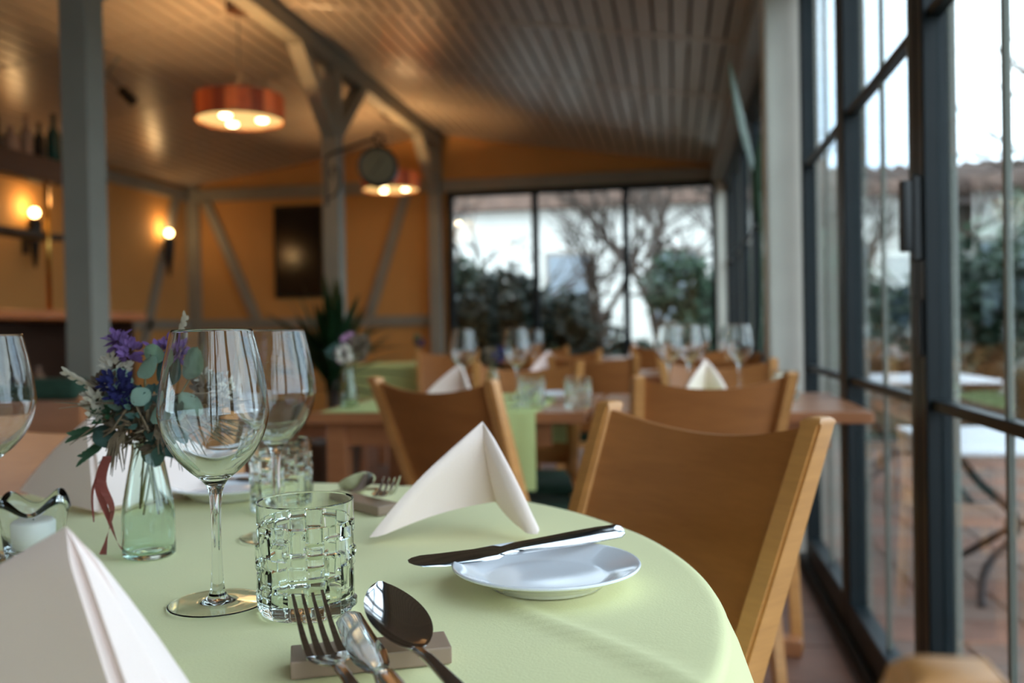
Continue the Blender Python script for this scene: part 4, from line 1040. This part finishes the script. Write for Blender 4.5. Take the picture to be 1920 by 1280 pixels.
bare_tree(.6, 12.5, 4.6, 'bare tree outside right pane of rear window', 15, .55)
bare_tree(5.2, 9.6, 5.0, 'bare tree reaching into the sky at upper right', 21, .5)
bare_tree(7.0, 8.2, 5.2, 'bare tree behind door glass at the right edge', 33, .5)
bare_tree(-2.5, 12.2, 3.6, 'bare tree outside left pane of rear window', 41)
# low garden house with tiled roof
gh = thing('garden_house', 'low garden house with brown tiled roof seen through the doors', 'building', (0, 11.4, -.06))
M_ghw = mat('garden_house_wall', (108, 92, 78), .9, var=.2, vscale=2); M_rt = mat('roof_tile_brown', (82, 62, 52), .85, var=.3, vscale=6)
b = B(); box(b, (1.35, 0, 0), (11, 3, 2.45)); ob('wall', b, M_ghw, gh)
b = B(); box(b, (1.2, -.5, 2.36), (11, -.44, 2.50)); ob('fascia', b, M_dwood, gh)
b = B(); wallpoly(b, [(1.2, 0), (1.2, .05), (1.21, .05), (1.21, 0)], 0, .01); b.free()
b = B(); v = [(1.15, -.55, 2.46), (11, -.55, 2.46), (11, 1.5, 3.05), (1.15, 1.5, 3.05)]; a = [b.verts.new(p) for p in v]; c = [b.verts.new((p[0], p[1], p[2] + .04)) for p in v]
b.faces.new(a[::-1]); b.faces.new(c)
for i in range(4): b.faces.new((a[i], a[(i + 1) % 4], c[(i + 1) % 4], c[i]))
ob('roof', b, M_rt, gh)
b = B(); tube(b, [(-.10, -.56, 2.50), (-.10, 1.5, 3.09)], .085, 8); tile_m = mesh_of(b, 'roof_tile', M_rt, True)
for i in range(46): put('roof_tile', tile_m, gh, (1.4 + .21 * i, 0, 0))
for xw in (2.4, 4.0, 5.6):
    b = B(); box(b, (xw, -.03, .9), (xw + .8, .02, 1.9)); f = ob('window', b, mat('pale_frame', (200, 196, 186), .6), gh); b = B(); box(b, (xw + .07, -.04, .97), (xw + .73, -.028, 1.83)); ob('pane', b, mat('dim_glass', (70, 84, 96), .1), f)
# white house beyond the rear window
hs = thing('white_house', 'bright white house beyond the rear window', 'building', (-3, 17, -.06))
M_hw = mat('white_render', (240, 236, 228), .85, var=.05, vscale=1); M_rf = mat('roof_red', (116, 92, 80), .85, var=.2, vscale=5)
b = B(); box(b, (-6, 0, 0), (5.4, 6, 3.3)); ob('wall', b, M_hw, hs)
b = B(); wallpoly(b, [(-6.4, 3.3), (5.8, 3.3), (5.2, 5.2), (-5.8, 5.2)], -.4, 6.4); ob('roof', b, M_rf, hs)
for xw in (-4.2, -2.0, .6, 2.6, 4.0):
    b = B(); box(b, (xw, -.05, 1.1), (xw + .9, .02, 2.5)); f = ob('window', b, mat('house_frame', (150, 140, 130), .6), hs); b = B(); box(b, (xw + .08, -.06, 1.18), (xw + .82, -.045, 2.42)); ob('pane', b, mat('pale_glass', (150, 160, 170), .15), f)
b = B(); box(b, (-9, 14.2, -.06), (8, 14.35, .75)); tag(ob('garden_wall', b, mat('garden_wall_render', (206, 196, 182), .9, var=.1, vscale=2)), 'low pale garden wall in front of the white house', 'wall')
